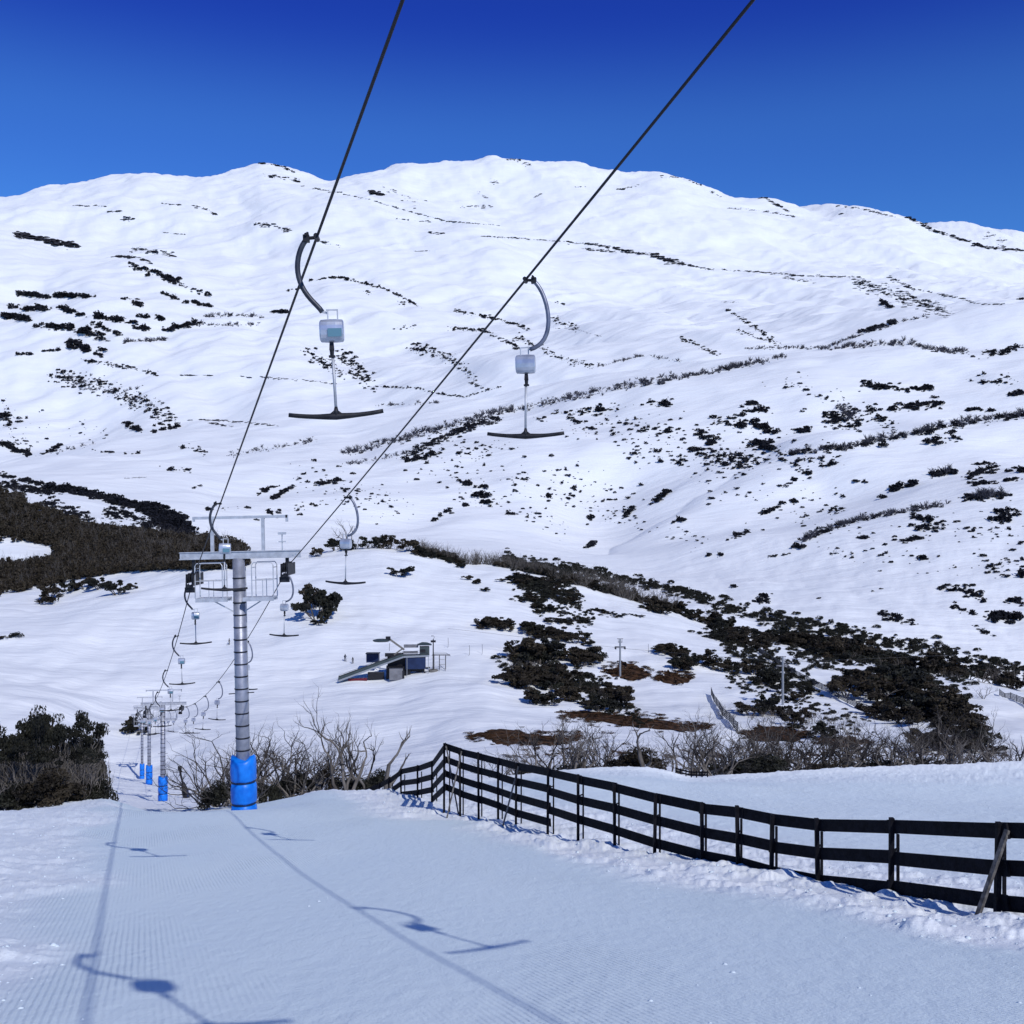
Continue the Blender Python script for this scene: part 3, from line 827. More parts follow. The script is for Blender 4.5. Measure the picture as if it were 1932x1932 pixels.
MID = '''
E 22 20 62 0 470 150 500 300 560|dark snow gum on the crest of the spur behind the lift station
E 26 22 70 540 500 800 530 1000 560|dark snow gum on the crest line above the scattered spur shrubs
E 50 34 78 640 640 900 690 1050 810|dark snow gum in the steep clump below the spur crest
E 30 40 80 1000 575 1300 625 1600 725 1932 790|dark snow gum in the long belt along the spur crest
E 10 4 70 1020 665 1120 645|dark snow gum hanging just under the long crest belt
E 20 4 50 340 650 480 715|small dark snow gum on open snow under the spur crest
E 2 1 66 560 655 565 658|round snow gum alone on snow below the crest brush
E 40 12 54 700 750 860 900|dark snow gum straggling down the snow beside the steep clump
E 14 6 66 870 930 1030 945|low spreading snow gum in the row under the steep clump
E 14 5 60 1040 915 1160 935|low brownish snow gum at the right end of the short row
E 12 9 40 1160 850 1350 905|flat dark snow gum in the thin line on open snow
E 5 5 30 1380 890 1500 905|tiny dark shrub in the chain across open snow
E 26 6 100 440 950 620 970|bushy snow gum in the clump nearest right of the lift station
E 26 12 100 720 985 1150 1060|snow gum along the top of the big clump right of the station
E 70 18 150 640 1150 1200 1180|tall snow gum with pale trunks in the big clump
E 60 12 150 600 1290 1000 1330|dark snow gum at the foot of the big clump
E 50 14 135 750 1420 1380 1500|dark snow gum trailing right from the foot of the big clump
E 20 4 90 1260 1400 1380 1430|rounded snow gum between the big clump and the brown patch
E 22 4 95 1550 830 1640 880|dark snow gum at the lower tip of the crest belt
E 50 12 95 1640 1110 1830 1230|dark snow gum in the patch between the two slope poles
G 40 34 110 0 1070 400 1170 700 1230 1000 1290 1400 1370 1831 1470|dark snow gum in the thick hedge running down the spur to the right
G 50 18 125 400 1250 900 1320|dark snow gum in the dense stand under the hedge
G 80 26 135 600 1350 1400 1480|dark snow gum in the middle of the dense stand
G 80 26 150 720 1520 1440 1620|dark snow gum in the lower dense stand above the bare thicket
G 70 18 150 950 1700 1560 1790|dark snow gum at the bottom edge of the dense stand
G 40 8 130 1250 1870 1640 1900|rounded dark snow gum at the right foot of the stand
G 60 12 90 0 1230 350 1350|dark snow gum uphill of the long slatted snow fence
G 40 18 100 0 1400 580 1620|dark snow gum in the strip under the long slatted snow fence
G 40 9 100 250 1670 650 1800|dark snow gum just above the brown heath patches'''
for ln in MID.strip().split('\n'):
    a, lab = ln.split('|'); q = a.split(); fr = E_ if q[0] == 'E' else G_; sc = 3.51 if q[0] == 'E' else 3.07
    hw, n, sz = float(q[1])/sc, int(round(int(q[2])*.66)) if int(q[2]) > 12 else int(q[2]), float(q[3])/sc*1.5
    v = list(map(float, q[4:])); pts = [fr(v[i], v[i+1]) for i in range(0, len(v), 2)]
    for k in range(n):
        c = sample_poly(pts, (k+R.uniform(.1, .9))/n); px, y = c[0]+R.gauss(0, hw*.5), c[1]+R.gauss(0, hw*.5)
        flat = .36 if ('flat' in lab or 'low ' in lab or 'tiny' in lab) else R.uniform(.5, .75)
        p_tree(px, y+sz*.2, sz*R.uniform(.7, 1.2), flat, lab, 'trees: '+lab[:60])
# low scrub filling the ground between the trees of the spur
mg = Merge(); arrB = [mesh_arrays(m) for m in BUSHV]; SCR = '''
E 20 40 40 0 470 300 555
E 40 80 34 560 540 1050 620
E 45 90 34 650 660 1060 800
E 60 60 26 680 760 1150 950
E 30 90 36 1000 590 1500 700 1932 800
E 60 80 44 620 1200 1300 1440
E 40 40 30 1250 1350 1500 1650
G 40 130 36 0 1090 700 1240 1831 1480
G 90 150 40 450 1300 1450 1560
G 60 80 36 0 1260 600 1600
G 60 60 40 1000 1650 1600 1850
G 50 60 26 100 1500 900 1800'''
for ln in SCR.strip().split('\n'):
    q = ln.split(); fr = E_ if q[0] == 'E' else G_; sc = 3.51 if q[0] == 'E' else 3.07
    hw, n, sz = float(q[1])/sc, int(int(q[2])*2.8), float(q[3])/sc*1.05; v = list(map(float, q[4:])); pts = [fr(v[i], v[i+1]) for i in range(0, len(v), 2)]
    for k in range(n):
        c = sample_poly(pts, R.random()); s = surf(c[0]+R.gauss(0, hw*.7), c[1]+R.gauss(0, hw*.6))
        if s is None: continue
        wm = sz*s[1]/F*R.uniform(.5, 1.3); mg.put(R.choice(arrB), (s[0], s[1], s[2]-.05), (wm*R.uniform(.45, .8), wm*.6, wm*R.uniform(.35, .8)), R.uniform(0, 6))
tag(mg.build('spur_scrub', M['leaf']), 'low dark heath scrub between the trees of the spur', 'scrub', kind='stuff')
# bare brush standing along the spur crest
mg = Merge(); BB = [mesh_arrays(tubes_mesh('bare_brush_mesh', branches(np.random.default_rng(700+i), 6, 3, .5, .5, .3, .018, nseg=3, lean=.6), M['bark'], 3, 1.0)) for i in range(4)]
for ln in '''
E 10 90 80 0 430 300 470 560 490
E 10 80 80 560 480 760 470 1000 510
E 8 150 105 1050 530 1500 640 1932 740
G 8 190 105 0 1040 700 1180 1831 1420
E 6 14 60 -560 420 -300 400 0 430
G 40 60 50 300 1250 1500 1500
E 60 30 60 600 1200 1200 1400
G 40 50 60 0 1700 900 1800'''.strip().split('\n'):
    q = ln.split(); fr = E_ if q[0] == 'E' else G_; sc = 3.51 if q[0] == 'E' else 3.07
    hw, n, sz = float(q[1])/sc, int(q[2]), float(q[3])/sc*1.2; v = list(map(float, q[4:])); pts = [fr(v[i], v[i+1]) for i in range(0, len(v), 2)]
    for k in range(n):
        c = sample_poly(pts, R.random()); s = surf_crest(c[0], c[1]+25/sc+R.gauss(0, hw*.6))
        if s is None: continue
        wm = sz*s[1]/F*R.uniform(.6, 1.2); mg.put(R.choice(BB), s, (wm, wm, wm), R.uniform(0, 6))
tag(mg.build('crest_brush', M['bark']), 'grey leafless brush standing along the spur crest', 'brush', kind='stuff')
# single trees and bushes on the open slope
p_tree(598, 1170, 84, 1.05, 'big ragged dark snow gum alone on the slope right of the lift tower', 'lone trees on the open piste')
p_tree(594, 1148, 60, .9, 'left half of the leaning dark pair right of the lift tower', 'lone trees on the open piste')
p_tree(604, 1178, 30, .5, 'small dark shoot at the foot of the lone ragged snow gum', 'lone trees on the open piste')
p_tree(755, 1086, 44, .62, 'compact dark snow gum alone above the lift station', 'lone trees on the open piste')
p_tree(597, 1050, 28, .9, 'dark stumpy snow gum by the right-hand rope near the skyline', 'lone trees on the open piste')
for k, (px, y, wpx) in enumerate(((632, 1036, 46), (655, 1032, 34), (700, 1028, 50), (735, 1026, 46), (770, 1030, 44))):
    p_tree(px, y, wpx, .75, 'snow gum number %s from the left on the crest behind the hanging rope' % ('one', 'two', 'three', 'four', 'five')[k], 'crest trees behind the right-hand rope')
for k, (px, y, wpx, lab) in enumerate(((96, 1130, 46, 'leftmost'), (130, 1118, 40, 'second'), (160, 1112, 42, 'third'), (188, 1112, 40, 'fourth'), (222, 1122, 50, 'rightmost and largest'), (250, 1112, 22, 'smallest'))):
    p_tree(px, y, wpx, .85, lab+' snow gum in the row under the brown hillside forest at left', 'snow gums under the brown forest')
for px, y, wpx, lab in ((6, 1206, 11, 'tiny dark shrub at the left picture edge of the open piste'), (30, 1203, 15, 'small dark shrub on open snow near the left picture edge'),
                        (92, 1139, 24, 'low dark bush on snow left under the brown forest'), (14, 1030, 20, 'dark bush on the white gap between the two brown woods'), (38, 1031, 16, 'smaller dark bush on the white gap in the woods')):
    p_tree(px, y, wpx, .7, lab, 'dark shrubs on the left-hand piste', name='leafy_shrub', cat='shrub', v=(R.choice(BUSHV), None))
for k, (px, y, wpx) in enumerate(((238, 1383, 34), (252, 1378, 40), (268, 1384, 34), (246, 1372, 26))):
    p_tree(px, y, wpx, .85, ('dark snow gum left of', 'tallest dark snow gum behind', 'dark snow gum right behind', 'small dark snow gum above')[k]+' the cluster of distant blue-footed lift towers', 'dark trees at the distant lift towers')
# brown wood on the left hillside: nobody could count its trees
mg = Merge(); wood = [mesh_arrays(m) for m in BUSHV]+[mesh_arrays(t[0]) for t in TV]
mb_ = Merge()
topE = [(-80, 380), (0, 410), (150, 450), (400, 560), (700, 680), (1000, 710), (1400, 770), (1550, 750), (1750, 790), (1900, 850)]
botE = [(-80, 1220), (0, 1190), (300, 1120), (600, 1060), (1000, 1000), (1450, 990), (1750, 985), (1900, 960)]
for k in range(2600):
    x = R.uniform(-80, 1880); yt = np.interp(x, *zip(*topE)); yb = np.interp(x, *zip(*botE)); y = R.uniform(yt, yb)
    hx, hy = (x-120)/340, (y-860)/85
    if hx*hx+hy*hy < 1: continue
    px, py = D_(x, y+40); s = surf(px, py)
    if s is None: continue
    wm = R.uniform(16, 30)*s[1]/F; mg.put(R.choice(wood), (s[0], s[1], s[2]-.1), (wm*.6, wm*.6, wm*R.uniform(.5, .9)), R.uniform(0, 6))
    if R.random() < .25: mb_.put(R.choice(BB), s, (wm*.8, wm*.8, wm*1.1), R.uniform(0, 6))
tag(mg.build('hillside_wood', M['leafbrown']), 'dense brown-black snow gum wood on the left hillside', 'woodland', kind='stuff')
tag(mb_.build('hillside_brush', M['bark']), 'bare grey stems standing through the brown hillside wood', 'brush', kind='stuff')

# ---------------------------------------------------------------- brown heath where the snow has melted
def patch(name, poly, label, seed, lift=.12):
    """sheet of heath following the ground, irregular rim"""
    pts = []; n = len(poly)
    for i in range(n):
        a, b = poly[i], poly[(i+1) % n]
        for k in range(7): t = k/7; pts.append((a[0]+(b[0]-a[0])*t+R.gauss(0, 4.5), a[1]+(b[1]-a[1])*t+R.gauss(0, 1.3)))
    cx = sum(p[0] for p in pts)/len(pts); cy = sum(p[1] for p in pts)/len(pts)
    V = []; Fq = []; rings = 8; m = len(pts)
    for rg in range(rings, -1, -1):
        k = rg/rings
        for (x, y) in pts:
            s = surf(cx+(x-cx)*k, cy+(y-cy)*k, True); bump_ = 0 if rg == rings else lift+R.uniform(0, .25)*(1-k*.5)
            V.append((s[0], s[1], s[2]+bump_-(.15 if rg == rings else 0)))
    for rg in range(rings):
        for j in range(m): Fq.append((rg*m+j, rg*m+(j+1) % m, (rg+1)*m+(j+1) % m, (rg+1)*m+j))
    o = ob(name, mesh_np(name, np.array(V), np.array(Fq), M['earth'], True)); tag(o, label, 'heath', kind='stuff'); return o
patch('brown_heath', [(885,1387),(925,1376),(970,1377),(1010,1386),(1060,1392),(1100,1397),(1060,1408),(1000,1407),(930,1404),(925,1394)], 'brown melted-out heath patch behind the fence', 1)
patch('brown_heath', [(1055,1343),(1100,1340),(1180,1350),(1260,1362),(1340,1378),(1300,1384),(1200,1372),(1090,1356)], 'long brown heath strip below the big tree clump', 2)
patch('brown_heath', [(1144,1270),(1170,1245),(1200,1252),(1230,1272),(1205,1285),(1160,1280)], 'brown heath round the foot of the left slope pole', 3)
patch('brown_heath', [(1240,1286),(1255,1262),(1280,1272),(1305,1286),(1280,1292)], 'small brown heath patch right of the left slope pole', 4)
patch('brown_heath', [(1400,1385),(1430,1368),(1490,1372),(1530,1388),(1500,1400),(1420,1400)], 'large brown heath patch under the spur woods', 5)
patch('brown_heath', [(1540,1400),(1590,1388),(1640,1402),(1580,1412)], 'thin brown heath patch behind the bare thicket', 6)
for xx in range(0):
    x0 = 960+xx*62+R.uniform(-15, 15); y0 = 1412+R.uniform(-8, 18); w0 = R.uniform(20, 46)
    patch('brown_heath', [(x0-w0,y0),(x0-w0*.4,y0-5),(x0+w0*.5,y0-4),(x0+w0,y0+2),(x0+w0*.3,y0+6),(x0-w0*.5,y0+5)], 'dark thaw line of heath in the snow under the bare thicket', 7+xx)

tf = Merge()
HEATHM = [mesh_arrays(crown_mesh('heath_tuft', M['earth'], np.random.default_rng(800+i), 1, 1, 5, 30, .12, .5, .5)) for i in range(3)]
for (x0, x1, y0, y1, n) in ((885, 1100, 1376, 1410, 170), (1055, 1340, 1340, 1384, 190), (1140, 1232, 1246, 1290, 70), (1238, 1306, 1262, 1294, 50), (1395, 1530, 1366, 1406, 120), (1540, 1645, 1388, 1414, 70), (950, 1900, 1400, 1450, 200)):
    for k in range(n):
        t = R.random(); px = x0+(x1-x0)*t; py = (y0+y1)/2+(y1-y0)*.5*R.gauss(0, .45)*(1-abs(2*t-1)*.5)+(0 if n != 190 else (t-.5)*22)
        s0 = surf(px, py)
        if s0 and s0[1] > 70: wm = R.uniform(7, 20)*s0[1]/F; tf.put(R.choice(HEATHM), (s0[0], s0[1], s0[2]-.02), (wm*.8, wm*.8, wm*.22), R.uniform(0, 6))
tag(tf.build('heath_tufts', M['earth']), 'low brown tufts of heath breaking through the thin snow', 'heath', kind='stuff')
# ---------------------------------------------------------------- leafless snow gums at the edge of the piste
def bare_variant(i, levels=5, n0=9, r0=.0135, kink=.2, spread=.55, up=.22, lean=.75, kids=(2, 3)):
    rs = np.random.default_rng(900+i); br = branches(rs, n0, levels, .40, spread, up, r0, kink, 4, lean, .66, kids)
    th = [b for b in br if b[1][0] > r0*.45]; tw = [b for b in br if b[1][0] <= r0*.45]
    return tubes_mesh('bare_limbs', th, M['bark'], 5, 1.0), tubes_mesh('bare_twigs', tw, M['barkdark'] if i % 2 else M['bark'], 3, 1.3)
BV = [bare_variant(i) for i in range(5)]+[bare_variant(i, 5, 4, .022, .22, .5, .28, .55) for i in range(5, 8)]
SV = [bare_variant(i, 4, 1, .035, .20, .62, .25, .15, (2, 3)) for i in range(8, 10)]
def bare(px, y, h_px, D, label, group, v=None, wr=1.0):
    p = at(px, D); h = h_px*D/F; r = empty('bare_snow_gum', (p.x, p.y, p.z-.05), R.uniform(0, 6.28)); k = h/1.05
    r.scale = (k*wr, k*wr, k); a, b = v or R.choice(BV); ob('trunk', a, r); ob('crown', b, r); tag(r, label, 'bare tree', group); return r
gA = 'leafless snow gums round the foot of the near lift tower'
for px, hp, D, lab, v in (
    (408, 120, 60, 'leafless snow gum leaning out left of the blue tower padding', 0), (428, 150, 63, 'tall leafless snow gum just left of the lift tower', 1),
    (452, 110, 58, 'low leafless snow gum against the left side of the blue pad', 2), (500, 165, 64, 'broad leafless snow gum behind the right side of the tower', 3),
    (530, 170, 66, 'tallest leafless snow gum right of the tower', 4), (560, 120, 60, 'leafless snow gum between the tower and the open forked one', 1),
    (590, 110, 62, 'small dense leafless snow gum left of the open forked one', 0), (655, 185, 58, 'open forked leafless snow gum with thick bent limbs', 6),
    (690, 150, 60, 'leafless snow gum beside the end of the timber fence', 5), (735, 150, 57, 'slender pale snow gum standing behind the fence end', 8),
    (620, 100, 66, 'short leafless snow gum behind the forked one', 2), (475, 100, 70, 'leafless snow gum hidden behind the blue tower padding', 3)):
    bare(px, 0, hp*1.3, D, lab, gA, (BV+SV)[v], 1.1 if v < 5 else .8)
gB = 'leafless snow gums beyond the fence'
names = ['first', 'second', 'third', 'fourth', 'fifth', 'sixth', 'seventh', 'eighth', 'ninth', 'tenth', 'eleventh', 'twelfth', 'thirteenth', 'fourteenth', 'fifteenth', 'sixteenth', 'seventeenth', 'eighteenth', 'nineteenth', 'twentieth']
row = [(985, 60, 84), (1020, 88, 80), (1052, 100, 86), (1085, 84, 78), (1122, 92, 88), (1160, 70, 80), (1290, 90, 84), (1322, 110, 78), (1352, 125, 74), (1380, 100, 84),
       (1412, 110, 80), (1440, 95, 90), (1475, 105, 82), (1535, 90, 84), (1590, 110, 80), (1640, 96, 90), (1690, 100, 82), (1740, 104, 78), (1790, 92, 84), (1850, 84, 80)]
for k, (px, hp, D) in enumerate(row):
    bare(px, 0, min(hp*1.6, 150), D, names[k]+' from the left in the leafless thicket beyond the fence', gB, None, 1.15)
row2 = [(940, 40, 90), (1005, 50, 92), (1070, 70, 94), (1140, 60, 94), (1260, 60, 96), (1310, 70, 96), (1395, 80, 98), (1455, 86, 96), (1505, 84, 98), (1560, 90, 96), (1615, 84, 98), (1665, 90, 96), (1715, 84, 98), (1765, 90, 98), (1820, 90, 100), (1880, 60, 96)]
for k, (px, hp, D) in enumerate(row2):
    bare(px, 0, hp*1.75, D, names[k]+' from the left in the hazier back row of the leafless thicket', 'back row of the leafless thicket', None, 1.3)
bare(1216, 0, 165, 76, 'pale-trunked leafless snow gum with a spreading crown over the dark dome bush', gB, SV[0], .95)
bare(1925, 0, 150, 72, 'thin pale snow gum with leaf tufts at the right picture edge', gB, SV[1], .6)
bare(1905, 0, 90, 80, 'wispy leafless shrub just left of the pale tree at the right edge', gB, BV[2], .8)
for px, y, hp, lab in ((1855, 1318, 40, 'small leafless shrub alone on snow near the right edge of the spur'), (660, 1022, 60, 'bare wind-bent snow gum on the crest by the right-hand rope'), (1150, 1330, 60, 'bare pale snow gum at the foot of the big clump')):
    s = surf(px, y); bare(px, 0, hp, s[1], lab, 'lone leafless trees on the spur', BV[5])
def bush(px, D, wpx, hpx, label, group, v):
    p = at(px, D); k = D/F; o = ob('leafy_bush', BUSHN[v]); o.location = (p.x, p.y, p.z-.04); o.scale = (wpx*k/2/1.05, wpx*k/2.4, hpx*k); o.rotation_euler = (0, 0, R.uniform(-.3, .3)); tag(o, label, 'bush', group); return o
BUSHN = [crown_mesh('dense_bush_mesh', M['leaf'] if i != 1 else M['leafbrown'], np.random.default_rng(600+i), 1, 1, 26, 230, .045, .34, .6) for i in range(3)]
for px, D, wpx, hpx, lab, v in ((410, 57, 70, 50, 'low dark leafy bush left of the blue tower padding', 0), (450, 61, 60, 66, 'dark leafy bush right against the tower foot', 1), (505, 59, 60, 40, 'dark leafy bush right of the blue padding', 2),
        (560, 62, 90, 46, 'wide dark leafy bush under the bare trees right of the tower', 0), (610, 64, 70, 50, 'dark leafy bush under the short bare trees', 1), (665, 60, 90, 34, 'low dark bush under the forked bare tree', 2), (715, 62, 60, 40, 'dark bush by the fence end', 0),
        (1200, 78, 130, 46, 'broad black dome-shaped bush beyond the fence', 1), (1440, 77, 150, 42, 'wide black dome bush right of the tangled thicket', 0), (1360, 80, 60, 30, 'small dark bush beside the wide dome bush', 2),
        (1090, 84, 110, 26, 'low dark bush strip under the left thicket', 2), (1010, 86, 90, 22, 'low dark bush behind the fence corner posts', 0), (1560, 82, 120, 30, 'low dark bush under the right thicket', 1), (1660, 84, 140, 34, 'dark bush bank on the right snow rise', 0), (1760, 84, 140, 40, 'long dark bush bank near the right edge', 2), (1850, 84, 90, 34, 'last dark bush of the right thicket', 1)):
    bush(px, D, wpx, hpx, lab, 'dark leafy bushes along the piste edge', v)
# dense clump at the left picture edge: leaf tufts over many brown stems
def tuft_tree(i):
    rs = np.random.default_rng(1200+i); br = branches(rs, 15, 4, .40, .5, .3, .012, .20, 4, .8, .68, (2, 3))
    tips = [b[0][-1] for b in br if b[0][-1][2] > .66]; rs.shuffle(tips)
    V = np.concatenate([leaf_quads(np.array(t), 90, rs.uniform(.06, .15), .016, rs, .33) for t in tips[:80]]+[leaf_quads(np.array([rs.uniform(-.5, .5), rs.uniform(-.5, .5), rs.uniform(.02, .14)]), 120, .11, .02, rs, .5) for _ in range(5)])
    return mesh_np('tuft_crown', V, np.arange(len(V)).reshape(-1, 4), M['leaf']), tubes_mesh('brown_stems', br, M['bark'], 4, 1.8)
TT = [tuft_tree(i) for i in range(4)]
for k, (px, wpx, hpx, D) in enumerate(((-60, 120, 190, 54), (10, 110, 190, 52), (50, 110, 200, 56), (85, 100, 190, 52), (118, 100, 195, 57), (150, 90, 185, 54), (182, 64, 150, 55), (30, 120, 130, 50), (100, 110, 120, 50.5), (160, 80, 100, 50.5))):
    place_tree(px, D, wpx*D/F*1.1, hpx*D/F*1.12, names[k]+' snow gum from the left in the dense dark clump at the left edge', 'dense clump at the left edge of the piste', TT[k % 4])
for k, (px, wpx, hpx, D) in enumerate(((-20, 170, 165, 60), (60, 170, 170, 60.5), (125, 150, 165, 60), (168, 100, 120, 59))):
    bush(px, D, wpx, hpx, ('leftmost', 'second', 'third', 'rightmost')[k]+' dark leafy mass at the back of the left-edge clump', 'dark back masses of the left-edge clump', k % 3)
for k, (px, wpx, hpx, D) in enumerate(((20, 130, 50, 50), (90, 140, 60, 49.5), (165, 100, 44, 51))):
    bush(px, D, wpx, hpx, ('leftmost', 'middle', 'rightmost')[k]+' low black bush at the foot of the left-edge clump', 'black bushes under the left-edge clump', k)

# ---------------------------------------------------------------- crumbs of snow thrown up by the groomer
cl = Merge(); rsc = np.random.default_rng(5); base = []
for i in range(4):
    m_ = MB(); 
    ring = [(0, 0, 1)]+[(math.cos(a)*rsc.uniform(.7, 1.2), math.sin(a)*rsc.uniform(.7, 1.2), rsc.uniform(.1, .5)) for a in np.linspace(0, 5.2, 6)]+[(math.cos(a+.5)*.8, math.sin(a+.5)*.8, -.5) for a in np.linspace(0, 5.2, 6)]
    V = np.array(ring, np.float32); Fq = []
    for j in range(6):
        k2 = (j+1) % 6; Fq += [(0, 1+j, 1+k2, 1+k2), (1+j, 7+j, 7+k2, 1+k2)]
    base.append((V, np.array([[a, b, c, c] if b != c else [a, b, c, c] for a, b, c, d in [] ]+Fq, np.int32)))
crV = []; crF = []; nn = 0
cand = []
while len(cand) < 5200:
    D = 7+38*rsc.random()**1.3; x = rsc.uniform(-.5, .5)*D; cand.append((x, D))
cx_ = np.array([c[0] for c in cand]); cd_ = np.array([c[1] for c in cand]); rr_ = near_rough(cx_, cd_); zz_ = Hn(cx_, cd_)
for i in range(len(cand)):
    if rsc.random() > .03+.75*rr_[i]: continue
    sz_ = rsc.uniform(.006, .018)*(1+1.6*rr_[i]*rsc.random()**2)*(1 if rsc.random() < .9 else 1.7); V, Fq = base[i % 4]
    a = rsc.uniform(0, 6.28); W = np.stack([(V[:, 0]*math.cos(a)-V[:, 1]*math.sin(a))*sz_*1.2+cx_[i], (V[:, 0]*math.sin(a)+V[:, 1]*math.cos(a))*sz_+cd_[i], V[:, 2]*sz_*.7+zz_[i]], 1)
    crV.append(W); tri = []
    for f in Fq: tri += [(f[0], f[1], f[2])]+([(f[0], f[2], f[3])] if f[3] != f[2] else [])
    crF.append(np.array(tri)+nn); nn += len(V)
M['crumb'] = mat('snow_crumb', (.62, .70, .75), .8, spec=.1)
tag(ob('snow_crumbs', mesh_np('snow_crumbs', np.concatenate(crV), np.concatenate(crF), M['crumb'])), 'small crumbs and clods of snow scattered over the piste', 'snow', kind='stuff')
# ---------------------------------------------------------------- T-bar lift
def Psrc(x, y, D): return P(x/1.27226, y/1.27226, D)
LL = [(Psrc(955, 0, 10.5)+(Psrc(955, 0, 10.5)-Psrc(465, 1372, 45))*1.0), Psrc(465, 1385, 45), Psrc(345, 1700, 120), Psrc(335, 1706, 150), Psrc(328, 1722, 195), Psrc(318, 1740, 235)]
RL = [(Psrc(1754, 0, 12.1)+(Psrc(1754, 0, 12.1)-Psrc(695, 1352, 45))*1.0), Psrc(697, 1352, 45), Psrc(429, 1696, 120), Psrc(397, 1706, 150), Psrc(362, 1722, 195), Psrc(348, 1740, 235)]
SAG = [0.25, 1.9, .25, .4, .3]
def rope_pt(pl, D):
    for i in range(len(pl)-1):
        a, b = pl[i], pl[i+1]
        if D <= b.y or i == len(pl)-2:
            t = (D-a.y)/(b.y-a.y); p = a.lerp(b, t); p.z -= 4*(SAG[i] if i else (.03 if pl is LL else .5))*t*(1-t)*(1 if i else .6); return p
def rope(pl, label):
    pts = [rope_pt(pl, D) for D in list(np.linspace(pl[0].y, 45, 30))+list(np.linspace(48, 235, 70))]
    o = MB().tube(pts, .021, 8).build('haul_rope', M['rope'], None, True); tag(o, label, 'cable', 'haul ropes of the T-bar lift'); return o
rope(LL, 'black steel haul rope on the left, running down to the lift tower')
rope(RL, 'black steel haul rope on the right, crossing the whole picture diagonally')
def bez(pts, n=14):
    out = []; k = len(pts)-1
    for i in range(n+1):
        t = i/n; q = [Vector(p) for p in pts]
        for r in range(k, 0, -1): q = [q[j].lerp(q[j+1], t) for j in range(r)]
        out.append(q[0])
    return out
def make_hanger(dark):
    """origin at the rope; local -x is the outward side the arm bows to"""
    r = empty('t_bar_hanger'); am = M['arm_dark'] if dark else M['arm_grey']
    gp = MB(); gp.tube([(0, -.12, .0), (0, .12, .0)], .038, 8); gp.tube([(0, 0, 0), (-.13, 0, -.01)], .026, 8); gp.box((-.15, 0, -.015), (.09, .10, .10)); gp.tube([(-.15, -.08, .03), (-.15, .08, .03)], .022, 8); gp.box((-.13, 0, .05), (.03, .07, .05))
    gp.build('rope_grip', M['darkmetal'], r)
    c = bez([(-.14, 0, -.02), (-.25, 0, -.12), (-.38, 0, -.42), (-.35, 0, -.78), (-.05, 0, -.92), (.04, 0, -1.08)] if dark else [(-.14, 0, -.02), (-.26, 0, -.10), (-.42, 0, -.40), (-.50, 0, -.88), (-.38, 0, -1.16), (-.06, 0, -1.23)], 18)
    MB().tube(c, .039, 10).build('curved_arm', am, r, True)
    bx = .17 if dark else .02
    yk = MB(); top = -1.08 if dark else -1.21
    for q in (-.05, .09): yk.beam((bx+q, -.03, top+.02), (bx+q, -.03, top-.12), .012, .02)
    yk.beam((bx-.07, -.03, top+.02), (bx+.10, -.03, top+.02), .014, .02); yk.beam(c[-1], (bx-.05, 0, top-.02), .02, .03)
    yk.build('yoke', M['galv'], r)
    h = MB(); zc = top-.28; n = 18          # drum housing with a flat-sided, rounded section, axis along x
    prof = []
    for k in range(n):
        a = 2*math.pi*k/n; ca, sa = math.cos(a), math.sin(a); e = .8
        prof.append((.13*math.copysign(abs(ca)**e, ca), .175*math.copysign(abs(sa)**e, sa)))
    vs = []
    for (xx, s) in ((-.17, .80), (-.155, .92), (-.06, .96), (.06, .96), (.155, .92), (.17, .80)):
        vs += [(bx+xx, y*s, zc+z*s) for y, z in prof]
    fs = [(i*n+k, i*n+(k+1) % n, (i+1)*n+(k+1) % n, (i+1)*n+k) for i in range(5) for k in range(n)]+[tuple(range(n))[::-1], tuple(5*n+k for k in range(n))]
    h.add(vs, fs); hb = h.build('spring_housing', M['box'], r, False)
    if dark: MB().box((bx+.05, -.142, zc-.045), (.20, .012, .12)).build('sticker', M['label'], r)
    nk = MB(); nk.box((bx-.01, 0, zc-.22), (.07, .07, .12), None, .8); nk.tube([(bx-.01, 0, zc-.24), (bx-.01, 0, zc-.36)], [.036, .028], 8); nk.box((bx-.01, 0, zc-.37), (.09, .07, .03)); nk.build('cord_outlet', M['darkmetal'], r)
    zb = zc-1.24 if dark else zc-1.27
    MB().tube([(bx, 0, zc-.38), (bx+.02, 0, zb+.10)], .021, 8).build('tow_rod', M['galv'], r, True)
    b = MB(); W = .68; pts = []; rad = []
    for k in range(17):
        t = -1+k/8; pts.append((bx+.02+W*t, 0, zb+.05*abs(t)**2.2+.012*t)); rad.append(.037-.006*abs(t)+.014*max(0, 1-abs(t)*2.2))
    b.tube(pts, rad, 8); b.tube([(bx+.02, 0, zb+.14), (bx+.02, 0, zb)], [.022, .05], 8)
    for sgn in (-1, 1): b.tube([(bx+.02, 0, zb+.09), (bx+.02+sgn*.10, 0, zb+.01)], [.02, .02], 6)
    b.build('t_bar', M['black'], r, True)
    return r
HD = make_hanger(True); HG = make_hanger(False)
ordn = ['nearest', 'second', 'third', 'fourth', 'fifth', 'sixth', 'seventh', 'eighth', 'ninth', 'tenth', 'eleventh', 'twelfth']
LD = [-.6, 15.1, 31.5, 46.2, 56, 67, 79, 92, 105, 128, 142, 168]
RD = [1.8, 18.4, 33.5, 46.5, 60, 76, 87, 98, 109, 130, 143, 170]
